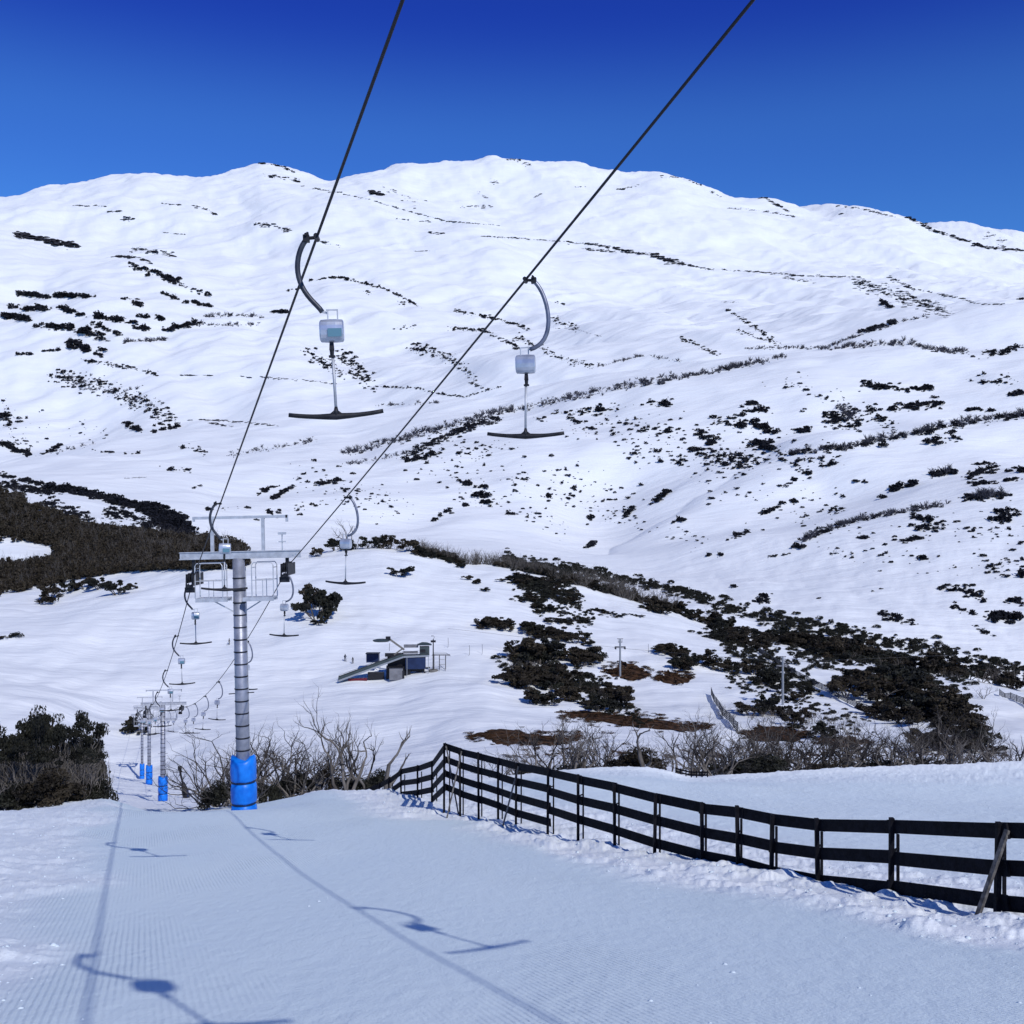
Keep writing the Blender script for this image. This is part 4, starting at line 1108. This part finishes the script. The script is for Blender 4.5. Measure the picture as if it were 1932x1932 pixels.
for side, pl, Ds, src in (('left-hand', LL, LD, HD), ('right-hand', RL, RD, HG)):
    for k, D in enumerate(Ds):
        o = src if k == 0 else copy_tree(src); o.location = rope_pt(pl, D)
        rz = .10 if side == 'left-hand' else math.pi-.12
        o.rotation_euler = (R.uniform(-.04, .02), R.uniform(-.03, .03), rz+(R.uniform(-.15, .2) if k > 1 else 0)+(.7 if k == 0 and side == 'right-hand' else 0))
        if k == 1 and side == 'left-hand': o.rotation_euler = (0, -.035, .08)
        if k == 0:
            tag(o, 'empty T-bar hanger overhead on the %s rope, seen only by its shadow on the snow' % side, 'T-bar', 'T-bar hangers on the lift ropes'); continue
        tag(o, ('nearest' if k == 1 else ordn[k-1]+' nearest')+' empty T-bar hanger on the %s rope%s' % (side, ', with a dark arm and a teal sticker' if k == 1 and side == 'left-hand' else (', with a grey arm and polished spring box' if k == 1 else '')), 'T-bar', 'T-bar hangers on the lift ropes')
def make_tower():
    """origin on the rope level between the two lines; x across, y down the line; height 11 m below"""
    r = empty('lift_tower'); H0 = 11.0
    p = MB(); p.tube([(0, 0, -H0-1.5), (0, 0, .28)], [.30, .255], 24, True); p.build('pole', M['pole'], r, True)
    lad = MB()
    for s in (-1, 1): lad.tube([(s*.20, .42, -H0+1.8), (s*.19, .39, -.1)], .018, 6)
    for k in range(int((H0-2)/.28)+3): z = -.2-k*.28; lad.tube([(-.2, .40+.0006*k, z), (.2, .40+.0006*k, z)], .013, 6)
    lad.build('ladder', M['galv'], r)
    for k in range(17):
        z = -.55-k*.52; rr = .262+.043*(-z/11); MB().lathe((0, 0, z), [(rr, -.03), (rr+.014, -.02), (rr+.014, .02), (rr, .03)], 24).build('band', M['darkmetal'], r)
    fl = MB(); fl.tube([(-.55, 0, -5.45), (.55, -.02, -5.4)], .022, 6); fl.build('step_bar', M['darkmetal'], r)
    ca = MB(); ca.box((.08, 0, .42), (5.15, .26, .25)); ca.box((.08, 0, .57), (5.2, .34, .03)); ca.box((.08, 0, .285), (5.2, .34, .03))
    for s in (-1, 1):
        for q in (-.15, .12): ca.box((s*2.38+.08+q*.5, -.145, .42+q*.2), (.05, .02, .05))
    ca.build('cross_arm', M['galv'], r)
    lf = MB(); lf.box((-1.12, 0, 1.30), (.13, .13, 1.45)); lf.box((1.08, 0, 1.30), (.13, .13, 1.45)); lf.box((.1, 0, 2.02), (4.1, .10, .12)); lf.box((2.12, 0, 1.94), (.10, .10, .30)); lf.box((-1.9, 0, 1.97), (.08, .08, .2))
    lf.build('lifting_frame', M['galv'], r)
    lamp = MB(); lamp.tube([(1.9, 0, .58), (1.9, 0, 1.25)], .025, 6); lamp.box((1.9, 0, 1.3), (.32, .2, .10)); lamp.box((1.9, 0, .95), (.3, .1, .04)); lamp.build('signal_lamp', M['galv'], r)
    for s, x0, x1 in ((-1, -1.72, -.35), (1, .30, 1.62)):
        dk = MB(); dk.box(((x0+x1)/2, -.25, -1.36), (abs(x1-x0), .75, .05)); dk.beam((x0, -.6, -1.44), (x1, -.6, -1.44), .06, .12); dk.beam((x0, .1, -1.44), (x1, .1, -1.44), .06, .12); dk.beam((s*1.1, -.25, -1.45), (s*.25, -.1, -1.95), .05, .05)
        dk.build('platform', M['galv'], r)
        rl = MB(); xa, xb = (x0, x1-.2) if s < 0 else (x0+.4, x1)
        for yy in (-.6, .1):
            pts = [(xa, yy, -1.34), (xa, yy, .0), (xa+.08, yy, .12), (xb-.08, yy, .12), (xb, yy, 0), (xb, yy, -1.34)]
            rl.tube(pts, .024, 6); rl.tube([(xa, yy, -.62), (xb, yy, -.62)], .018, 6); rl.tube([((xa+xb)/2, yy, -1.34), ((xa+xb)/2, yy, -.62)], .018, 6)
        rl.tube([(xa, -.6, -.1), (xa, .1, -.1)], .018, 6); rl.tube([(xb, -.6, -.1), (xb, .1, -.1)], .018, 6)
        rl.build('railing', M['galv'], r)
        sh = MB(); xs = s*2.02+.16; zc = -.35 if s < 0 else .0
        sh.box((xs+.08, 0, zc-.2), (.05, 1.5, .5)); sh.box((xs-.2, 0, zc-.15), (.05, 1.4, .38)); sh.box((xs-.08, -.6, zc-.62), (.42, .12, .22)); sh.beam((xs-.08, 0, .3), (xs-.08, 0, zc), .10, .14)
        sh.box((xs-.08, -.72, zc-.45), (.28, .10, .10)); sh.beam((xs-.18, -.72, zc), (xs-.2, -.72, zc-.55), .05, .06); sh.beam((xs+.05, -.72, zc), (xs+.07, -.72, zc-.55), .05, .06)
        asm = sh.build('sheave_assembly', M['darkmetal'], r)
        for k in range(4): MB().lathe((xs-.08, -.6+k*.4, zc-.10), [(.19, -.045), (.19, -.02), (.15, 0), (.19, .02), (.19, .045)], 18, 'X').build('sheave_wheel', M['black'], asm)
    pd = MB(); n = 28
    for i in range(3):
        z1 = -H0+2.75-i*.92; vs = []; ks = ((-.88, .50), (-.80, .545), (-.5, .555), (-.2, .55), (-.06, .52), (0, .46))
        for (dz, rr) in ks:
            for k in range(n):
                a = 2*math.pi*k/n; q = rr*(1+.02*math.sin(5*a+i)+.015*math.sin(9*a+dz*7)); zz = z1+dz
                if i == 0 and dz > -.1: zz += .22*abs(math.cos(a))**3
                vs.append((q*math.cos(a), q*math.sin(a), zz))
        m = len(ks); fs = [(j*n+k, j*n+(k+1) % n, (j+1)*n+(k+1) % n, (j+1)*n+k) for j in range(m-1) for k in range(n)]
        fs += [tuple((m-1)*n+k for k in range(n)), tuple(range(n))[::-1]]
        q = MB(); q.add(vs, fs); q.build('foot_pad', M['blue'], r, True)
    for i in range(3): MB().lathe((0, 0, -H0+2.75-i*.92-.90), [(.49, -.05), (.515, -.04), (.515, .04), (.49, .05)], 24).build('pad_strap', M['bluestrap'], r)
    return r
T0 = make_tower()
tl = ['tall grey lift tower in front with blue padded foot and work platforms', 'rightmost of the distant blue-footed lift towers', 'middle distant lift tower, just left of the rightmost one', 'slim distant lift tower left of the middle one', 'farthest and smallest lift tower of the line']
for k in range(5):
    a, b = LL[k+1], RL[k+1]; c = (a+b)/2; o = T0 if k == 0 else copy_tree(T0)
    gg = [1, .98, .85, .8, .8][k]
    px_t = [0, 391, 358, 341, 329][k]
    D = a.y
    if k == 0: c = Psrc(573, 1372, 45); c.z = (a.z+b.z)/2+.22
    else: c.x = (px_t-1229)/2500*D
    base = g(c.x, D); hgt = (c.z-base)
    o.location = c; o.scale = (gg, gg, (hgt+ (0.55 if k == 0 else 0.0))/11.0)
    ln = Vector(b-a); o.rotation_euler = (.0, -.022 if k == 0 else 0, math.atan2(ln.y, ln.x) if k == 0 else .12)
    tag(o, tl[k], 'lift tower', 'lift towers of the T-bar line')
# ---------------------------------------------------------------- timber snow fence
def fence():
    r = empty('timber_snow_fence', (0, 0, 0)); tag(r, 'long black three-rail timber snow fence curving along the right side of the piste', 'fence')
    # posts: picture position of top and foot with distance
    q = [(2610, 1980, 2235, 14.4), (2405, 1976, 2197, 15.6), (2147, 1968, 2148, 18.2), (1966, 1966, 2118, 20.3), (1859, 1955, 2098, 21.4), (1774, 1938, 2072, 22.4), (1689, 1928, 2058, 23.5),
         (1578, 1905, 2047, 25), (1479, 1880, 2020, 26.6), (1392, 1862, 1990, 28.3), (1320, 1845, 1964, 30.3), (1243, 1832, 1940, 33), (1199, 1820, 1930, 34.4), (1151, 1808, 1925, 35.6), (1107, 1797, 1922, 36.6), (1070, 1784, 1920, 37.4),
         (1040, 1826, 1917, 43), (1005, 1838, 1912, 46), (965, 1846, 1908, 49), (936, 1868, 1906, 51.5), (913, 1880, 1903, 53.5), (880, 1893, 1902, 56)]
    P_ = []
    for (x, yt, yb, D) in q:
        t = Psrc(x, yt, D); zf = min(Psrc(x, yb, D).z, g(t.x, D)); P_.append((t, zf-.35))
    drop = [.11, .66, 1.19]; rh = .225
    for i, (t, zf) in enumerate(P_):
        hh = .0
        pm = MB(); d = (P_[min(i+1, len(P_)-1)][0]-P_[max(i-1, 0)][0]); d.z = 0; d.normalize(); nrm = Vector((-d.y, d.x, 0)); 
        if nrm.y > 0: nrm = -nrm
        tp = t+nrm*.055; lean = R.uniform(-.05, .05)
        pm.beam((tp.x+d.x*lean, tp.y+d.y*lean, zf), (tp.x, tp.y, t.z+R.uniform(-.03, .05)), .09, .075)
        pm.build('post', M['wood'], r)
        if i > 3 or i in (1, 2, 3):
            b2 = MB(); o2 = t-nrm*.16+d*.12; b2.beam((o2.x, o2.y, zf), (o2.x, o2.y, t.z-.30), .045, .045); b2.beam((o2.x, o2.y, t.z-.55), (tp.x, tp.y, t.z-.55), .03, .03); b2.build('back_stay', M['wood'], r)
    for i in range(len(P_)-1):
        (a, _), (b, _) = P_[i], P_[i+1]
        d = (b-a).normalized(); ov = .16 if i % 2 else .05
        for k, dr in enumerate(drop if not 10 <= i <= 15 else [.11, .60, 1.10, 1.58]):
            m = MB(); j = .012*(i % 2)
            nrm = Vector((-d.y, d.x, 0)).normalized()*(.016*(i % 2))
            a2 = a-d*ov+nrm+Vector((0, 0, -dr+R.uniform(-.015, .015))); b2 = b+d*ov+nrm+Vector((0, 0, -dr+R.uniform(-.015, .015)))
            m.beam(a2, b2, .035, rh*(1 if i < 15 else 1.05)); m.build('rail', M['wood'], r)
    for i, dx, dy in ((1, -.55, -.35), (11, -.5, -.3), (14, -.5, -.4), (15, .5, -.5)):
        t, zf = P_[i]; m = MB(); z0 = g(t.x+dx, t.y+dy)-.1; m.beam((t.x+dx, t.y+dy, z0), (t.x+.02, t.y-.13, t.z-.06), .07, .05); m.build('brace', M['woodgrey'], r)
    return r
fence()
def slat_fence(name, a, b, hpx, label, n=16):
    sa, sb = surf(*a), surf(*b); r = empty(name, sa); tag(r, label, 'snow fence', 'slatted snow fences on the far slope')
    A0, B0 = Vector(sa), Vector(sb); pm = MB(); sl = MB()
    h = hpx*(sa[1]+sb[1])/2/F
    for k in range(n+1):
        t = k/n; p = A0.lerp(B0, t); p.z = g(p.x, p.y); q = p-A0
        m = MB(); m.beam(q+Vector((0, 0, -.4)), q+Vector((0, 0, h)), .14, .14); m.build('post', M['slat'], r)
        if k < n:
            p2 = A0.lerp(B0, (k+1)/n); p2.z = g(p2.x, p2.y); q2 = p2-A0
            for j in range(5): z = h*(.16+.18*j); sl.beam(q+Vector((0, 0, z)), q2+Vector((0, 0, z)), .05, h*.11)
    sl.build('slats', M['slat'], r); return r
slat_fence('slatted_snow_fence', (1432, 1232), (1655, 1352), 12, 'long grey slatted snow fence running down between the spur woods')
slat_fence('slatted_snow_fence', (1342, 1312), (1392, 1382), 17, 'short steep slatted snow fence above the bare thicket', 8)
slat_fence('slatted_snow_fence', (1886, 1312), (1990, 1372), 14, 'slatted snow fence running off the right picture edge', 8)
def low_fence():
    a = at(1275, 63.5); b = at(1335, 60.2); r = empty('low_rail_fence', a); tag(r, 'half-buried low rail fence on the snow rise before the dome bushes', 'fence')
    for k in range(7):
        p = a.lerp(b, k/6)-a; p.z = g(a.x+p.x, a.y+p.y)-a.z; m = MB(); m.beam(p+Vector((0, 0, -.2)), p+Vector((0, 0, .42)), .06, .06); m.build('post', M['wood'], r)
    for z in (.15, .32):
        m = MB()
        for k in range(6):
            p = a.lerp(b, k/6)-a; q = a.lerp(b, (k+1)/6)-a; p.z = g(a.x+p.x, a.y+p.y)-a.z+z; q.z = g(a.x+q.x, a.y+q.y)-a.z+z; m.beam(p, q, .03, .09)
        m.build('rail', M['wood'], r)
low_fence()
# ---------------------------------------------------------------- bottom station of the other lift
M['navy'] = mat('navy_cladding', (.008,.018,.06), .5, .2, (.014,.03,.09), .6)
M['greygreen'] = mat('grey_green_cladding', (.035,.05,.055), .6, .1, (.05,.07,.07), .8)
M['hut'] = mat('grey_hut_panel', (.13,.13,.14), .6, 0, (.19,.19,.20), .8)
M['red'] = mat('red_machine_paint', (.12,.004,.015), .5)
M['rampg'] = mat('ramp_grey_green', (.10,.13,.14), .6, .2, (.17,.20,.21), 2)
M['palemetal'] = mat('pale_metal_rail', (.28,.30,.32), .5, .3)
M['concrete'] = mat('wet_concrete', (.14,.13,.12), .9, 0, (.2,.19,.17), 2)
S = surf(716, 1283); SK = S[1]/F/6.145               # metres per survey unit
sz0 = S[2]
def s_(x, y, d=0):                                    # survey sheet -> station coordinates (x right, y away, z up from the snow)
    return Vector(((x-640)*SK, d, (882-y)*SK))
st = empty('lift_station', (S[0], S[1], S[2]-.1), .10); tag(st, 'dark ski lift bottom station with a long sloping loading ramp on the open snow', 'lift station')
st.scale = (1.04, 1.04, 1.04)
m = MB()
a0, a1, a2 = s_(190, 868), s_(905, 612), s_(1190, 604)
for dd in (-1.3, 1.3):
    m.beam(a0+Vector((0, dd, -.1)), a1+Vector((0, dd, -.1)), .16, .42); m.beam(a1+Vector((0, dd, -.1)), a2+Vector((0, dd, -.1)), .16, .42)
m.build('ramp_side_beam', M['palemetal'], st)
m = MB(); m.beam(a0, a1, 2.4, .18); m.beam(a1, a2, 2.4, .18); m.build('ramp_deck', M['rampg'], st)
m = MB(); up = Vector((0, 0, .95))
for dd in (-1.15, 1.15):
    for zz in (.35, .65, .95): m.beam(a0+Vector((0, dd, zz)), a1+Vector((0, dd, zz)), .05, .07); 
    for k in range(13): p = a0.lerp(a1, k/12)+Vector((0, dd, 0)); m.beam(p, p+up, .06, .06)
    for zz in (.5, .95): m.beam(a1+Vector((0, dd, zz)), a2+Vector((0, dd, zz)), .05, .05)
m.build('ramp_railing', M['slat'], st)
for dd in (-1.22, 1.22):
    pn = MB(); pn.beam(a0+Vector((0, dd, .42)), a1+Vector((0, dd, .42)), .05, .62); pn.build('ramp_side_panel', M['greygreen'], st)
MB().box(s_(935, 700, 1.4), (9.2, 1.6, 4.2)).build('rear_wall', M['darkmetal'], st)
for x in (945, 1182): MB().beam(s_(x, 610, -1.3), s_(x, 860, -1.3), .14, .14).build('ramp_post', M['palemetal'], st)
m = MB(); m.box(s_(850, 800, .8)+Vector((0, 0, -.1)), (6.0, 2.4, 3.4)); m.box(s_(600, 830, .6), (4.0, 1.6, 1.6)); m.build('machine_room', M['darkmetal'], st)
hut = MB().box(s_(825, 792, -2.0)+Vector((0, 0, -.05)), (3.3, 2.2, 2.9)).build('control_hut', M['hut'], st)
MB().box(s_(825, 722, -2.0), (3.7, 2.6, .16)).build('roof', M['darkmetal'], hut)
MB().box(s_(905, 800, -3.13), (.5, .05, 1.9)).build('door', M['darkmetal'], hut)
MB().box(s_(1040, 690, .4)+Vector((0, 0, 0)), (5.0, 3.0, 2.9)).build('navy_cabin', M['navy'], st)
cb = MB().box(s_(1140, 560, .4), (2.4, 2.2, 2.1)).build('operator_cabin', M['greygreen'], st)
rf = MB(); c = s_(1135, 492, .4); rf.add([c+Vector(v) for v in ((-1.7,-1.5,0),(1.9,-1.5,0),(1.9,1.5,0),(-1.7,1.5,0),(-.5,0,.65),(.7,0,.6))], [(0,1,5,4),(1,2,5),(2,3,4,5),(3,0,4),(3,2,1,0)]); rf.build('roof', M['greygreen'], cb)
MB().box(s_(1120, 555, -.72), (1.3, .04, .8)).build('window', M['darkmetal'], cb)
m = MB(); m.box(s_(990, 505, .3), (3.6, 1.0, .7)); m.box(s_(985, 575, .3), (3.6, 1.2, .5)); m.build('drive_housing', M['hut'], st)
m = MB(); m.beam(s_(915, 545, .2), s_(745, 420, .2), .3, .45); m.beam(s_(800, 600, .2), s_(900, 530, .2), .3, .35); m.build('boom', M['concrete'], st)
bw = MB(); bw.lathe(s_(660, 438, .2), [(1.9, -.22), (2.1, -.08), (2.1, .12), (1.4, .3), (.4, .38)], 24); bw.build('bull_wheel', M['greygreen'], st)
m = MB(); m.box(s_(735, 415, .2), (1.2, .8, .9)); m.tube([s_(752, 470, .2), s_(748, 560, .2)], .05, 6); m.beam(s_(880, 600, .2), s_(700, 600, .2), .2, .9); m.build('counterweight_frame', M['darkmetal'], st)
m = MB(); m.beam(s_(1110, 750, -.5), s_(1175, 850, -.5), .25, .3); m.beam(s_(1110, 752, -.5), s_(1200, 745, -.5), .2, .35); m.box(s_(1172, 856, -.5), (2.4, 1.4, .2)); m.build('support_leg', M['darkmetal'], st)
m = MB(); c = s_(400, 868, .2); m.box(c, (4.6, 1.2, .55)); m.beam(s_(520, 825, .2), s_(640, 800, .2), .3, .3); m.build('red_undercarriage', M['red'], st)
pole = empty('signal_pole', st.matrix_world @ Vector((0, 0, 0))); st_loc = Vector(st.location)
def sw(v): c, q = math.cos(.10), math.sin(.10); v = v*1.04; return st_loc+Vector((v.x*c-v.y*q, v.x*q+v.y*c, v.z))
pole.location = sw(s_(1238, 780, .3)); tag(pole, 'dark signal mast on a concrete footing at the right end of the station', 'mast')
m = MB(); m.tube([(0, 0, -.6), (0, 0, 8.1)], [.19, .13], 10); m.build('mast', M['darkmetal'], pole)
m = MB(); m.box((0, 0, 7.5), (1.3, .5, .5)); m.tube([(0, 0, 8), (.3, 0, 8.6), (0, 0, 9.0)], .05, 6); m.box((-.3, 0, 8.9), (.5, .1, .12)); m.build('signal_head', M['darkmetal'], pole)
m = MB(); m.lathe((0, 0, .1), [(1.3, -.5), (1.3, 0), (1.1, .12)], 14); m.build('footing', M['concrete'], pole)
fr = empty('loading_gantry', sw(s_(1320, 800, .3))); tag(fr, 'open steel loading gantry beside the signal mast', 'gantry')
m = MB(); L0 = 4.5*1
for xx in (-1.7, -.3, 1.3):
    for yy in (-.9, .9): m.beam((xx, yy, -.4), (xx, yy, 4.4), .10, .10)
m.build('frame_post', M['slat'], fr)
m = MB(); m.beam((-2.2, -.9, 4.4), (2.4, -.9, 4.4), .12, .12); m.beam((-2.2, .9, 4.4), (2.4, .9, 4.4), .12, .12); m.beam((-2.0, 0, 4.9), (1.5, 0, 4.9), .1, .1); m.beam((1.5, 0, 4.9), (2.6, 0, 4.1), .1, .1)
for zz in (2.1, 3.3): m.beam((-.3, -.9, zz), (1.3, -.9, zz), .07, .07)
m.beam((-.3, -.9, 2.1), (1.3, -.9, .6), .08, .08); m.build('top_frame', M['slat'], fr)
sh = empty('equipment_shed', sw(s_(560, 690, 5.0))); tag(sh, 'small navy equipment shed with a flat snow-free roof behind the ramp', 'shed')
MB().box((0, 0, .7), (3.2, 2.2, 2.2)).build('wall', M['navy'], sh); MB().box((0, 0, 1.9), (3.6, 2.6, .18)).build('roof', M['darkmetal'], sh)
# poles of the other lift going up the spur
def slope_tower(px, ytop, ybase, label):
    s = surf(px, ybase); h = (ybase-ytop)*s[1]/F; r = empty('slope_lift_tower', (s[0], s[1], s[2]-.3)); tag(r, label, 'lift tower', 'pale lift towers on the spur')
    MB().tube([(0, 0, -.5), (0, 0, h)], [.30, .22], 10).build('pole', M['palemetal'], r)
    m = MB(); m.box((0, 0, h-2.2), (2.9, .3, .35)); m.box((0, 0, h-.9), (1.2, .2, .2)); m.box((-.5, 0, h-.5), (.1, .1, 1.0)); m.box((.5, 0, h-.5), (.1, .1, 1.0)); m.box((0, 0, h), (1.6, .15, .15)); m.build('cross_arm', M['hut'], r)
    for sg in (-1, 1): MB().box((sg*1.25, 0, h-2.5), (.35, 1.6, .5)).build('sheave_assembly', M['darkmetal'], r)
slope_tower(1170, 1203, 1277, 'pale lift tower standing in a brown heath patch on the spur')
slope_tower(1477, 1236, 1330, 'pale lift tower in front of the long slatted snow fence')
# a few far hangers of that lift
JH = MB(); JH.tube([(0, 0, 0), (.05, 0, -1.6), (0, 0, -2.6), (-.5, 0, -3.0), (-1.0, 0, -2.8)], .05, 5); jm = JH.mesh('thin_hanger', M['slat'])
for k, (px, y) in enumerate(((886, 1222), (910, 1220), (846, 1207), (740, 1240), (718, 1252), (1222, 1218), (1240, 1218), (1700, 1300))):
    s = surf(px, y+12); o = ob('far_hanger', jm); o.location = (s[0], s[1]-1.5, s[2]+2.6); lab = ('first', 'second', 'third', 'fourth', 'fifth', 'sixth', 'seventh', 'eighth')[k]
    tag(o, 'thin pale hanger hook of the far lift %s' % ('right of the station mast' if k in (0, 1) else 'close above the station roof' if k == 2 else 'left above the station ramp' if k in (3, 4) else 'right of the heath-patch tower' if k in (5, 6) else 'before the spur hedge at right'), 'hanger', 'hangers of the far lift '+('a' if k in (0, 1) else 'b' if k == 2 else 'c' if k in (3, 4) else 'd' if k in (5, 6) else 'e'))
fr_r = MB().tube([surf(900, 1230) and Vector(surf(846, 1219))+Vector((0, -1.5, 5.2)), Vector(surf(1170, 1277))+Vector((1.2, 0, 7.6)), Vector(surf(1477, 1330))+Vector((1.2, 0, 10.0)), Vector(surf(1800, 1330))+Vector((0, 0, 12.))], .03, 5).build('far_haul_rope', M['slat'])
tag(fr_r, 'thin pale haul rope of the far lift climbing past the pale towers', 'cable')
# ---------------------------------------------------------------- people by the station and on the piste
SKIN = mat('skin', (.35,.2,.14), .6); SUIT = [mat('dark_ski_suit', (.012,.015,.03), .8), mat('black_ski_suit', (.01,.01,.012), .8), mat('brown_ski_suit', (.04,.03,.03), .8)]
def person(px, y, label, suit, face=0, h=1.75, lean=.12):
    s = surf(px, y); r = empty('person', (s[0], s[1], s[2]-.02), face); tag(r, label, 'person', 'skiers'); r.scale = (h/1.75,)*3
    me = bpy.data.meshes.new('body')
    V = [(0,0,.95),(0,-.04,1.15),(0,-.06,1.38),(0,-.07,1.50),(0,-.10,1.64),(0,-.10,1.74),
         (.12,0,.90),(.16,-.12,.50),(.17,0,.08),(.17,-.16,.04),(-.12,0,.90),(-.16,-.10,.50),(-.17,.04,.08),(-.17,-.12,.04),
         (.20,-.06,1.42),(.30,-.10,1.16),(.26,-.32,1.02),(-.20,-.06,1.42),(-.30,-.08,1.16),(-.26,-.30,1.02)]
    Eg = [(0,1),(1,2),(2,3),(3,4),(4,5),(0,6),(6,7),(7,8),(8,9),(0,10),(10,11),(11,12),(12,13),(2,14),(14,15),(15,16),(2,17),(17,18),(18,19)]
    rad = [.16,.16,.19,.07,.11,.09,.11,.085,.065,.055,.11,.085,.065,.055,.09,.065,.05,.09,.065,.05]
    me.from_pydata(V, Eg, []); me.update(); o = ob('body', me, r); me.materials.append(suit)
    sk = o.modifiers.new('skin', 'SKIN')
    for i, q in enumerate(me.skin_vertices[0].data if me.skin_vertices else []): q.radius = (rad[i], rad[i])
    if not me.skin_vertices:
        bpy.context.view_layer.update()
    sub = o.modifiers.new('sub', 'SUBSURF'); sub.levels = 1; sub.render_levels = 2
    m = MB(); m.lathe((0, -.10, 1.70), [(.125, -.04), (.135, .03), (.10, .11), (.03, .14)], 12); m.build('helmet', SUIT[1], r)
    for sg in (-1, 1): MB().box((sg*.17, -.05, .02), (.09, 1.6, .03)).build('ski', M['darkmetal'], r)
    for sg in (-1, 1): MB().tube([(sg*.27, -.33, 1.06), (sg*.36, -.1, .02)], .015, 5).build('ski_pole', M['slat'], r)
    return r, o, rad
PPL = [person(651, 1247, 'skier in dark suit standing left of the lift ramp, the taller one', SUIT[0], .5, 1.85), person(666, 1251, 'skier in black standing between the taller skier and the shed', SUIT[1], -.6, 1.6),
       person(432, 1216, 'lone skier in brown on the open piste left of the tower pole', SUIT[2], 2.2, 1.75)]
for r_, o_, rad_ in PPL:
    if not o_.data.skin_vertices:
        import bmesh
        bm = bmesh.new(); bm.from_mesh(o_.data); ly = bm.verts.layers.skin.verify()
        bm.verts.ensure_lookup_table()
        for i, v in enumerate(bm.verts): v[ly].radius = (rad_[i], rad_[i]); v[ly].use_root = (i == 0)
        bm.to_mesh(o_.data); bm.free()
# leaning dark snow-making lance on the lift track
sb = at(346, 132); sgn = empty('snow_making_gun', (sb.x, sb.y, sb.z-.1)); tag(sgn, 'leaning dark post with a padded lower half beside the lift track', 'snow gun')
m = MB(); m.tube([(.45, 0, -.2), (.30, 0, .5), (.10, 0, 1.3), (-.05, 0, 2.0)], [.42, .44, .38, .20], 12); m.build('padding', M['darkmetal'], sgn, True)
m = MB(); m.tube([(-.05, 0, 1.9), (-.35, 0, 3.0), (-.45, 0, 3.9)], [.13, .13, .14], 10); m.box((-.46, 0, 3.85), (.42, .3, .45)); m.build('lance', M['darkmetal'], sgn)
MB().box((.62, -.3, .7), (.25, .1, .9)).build('hose_reel', M['navy'], sgn)
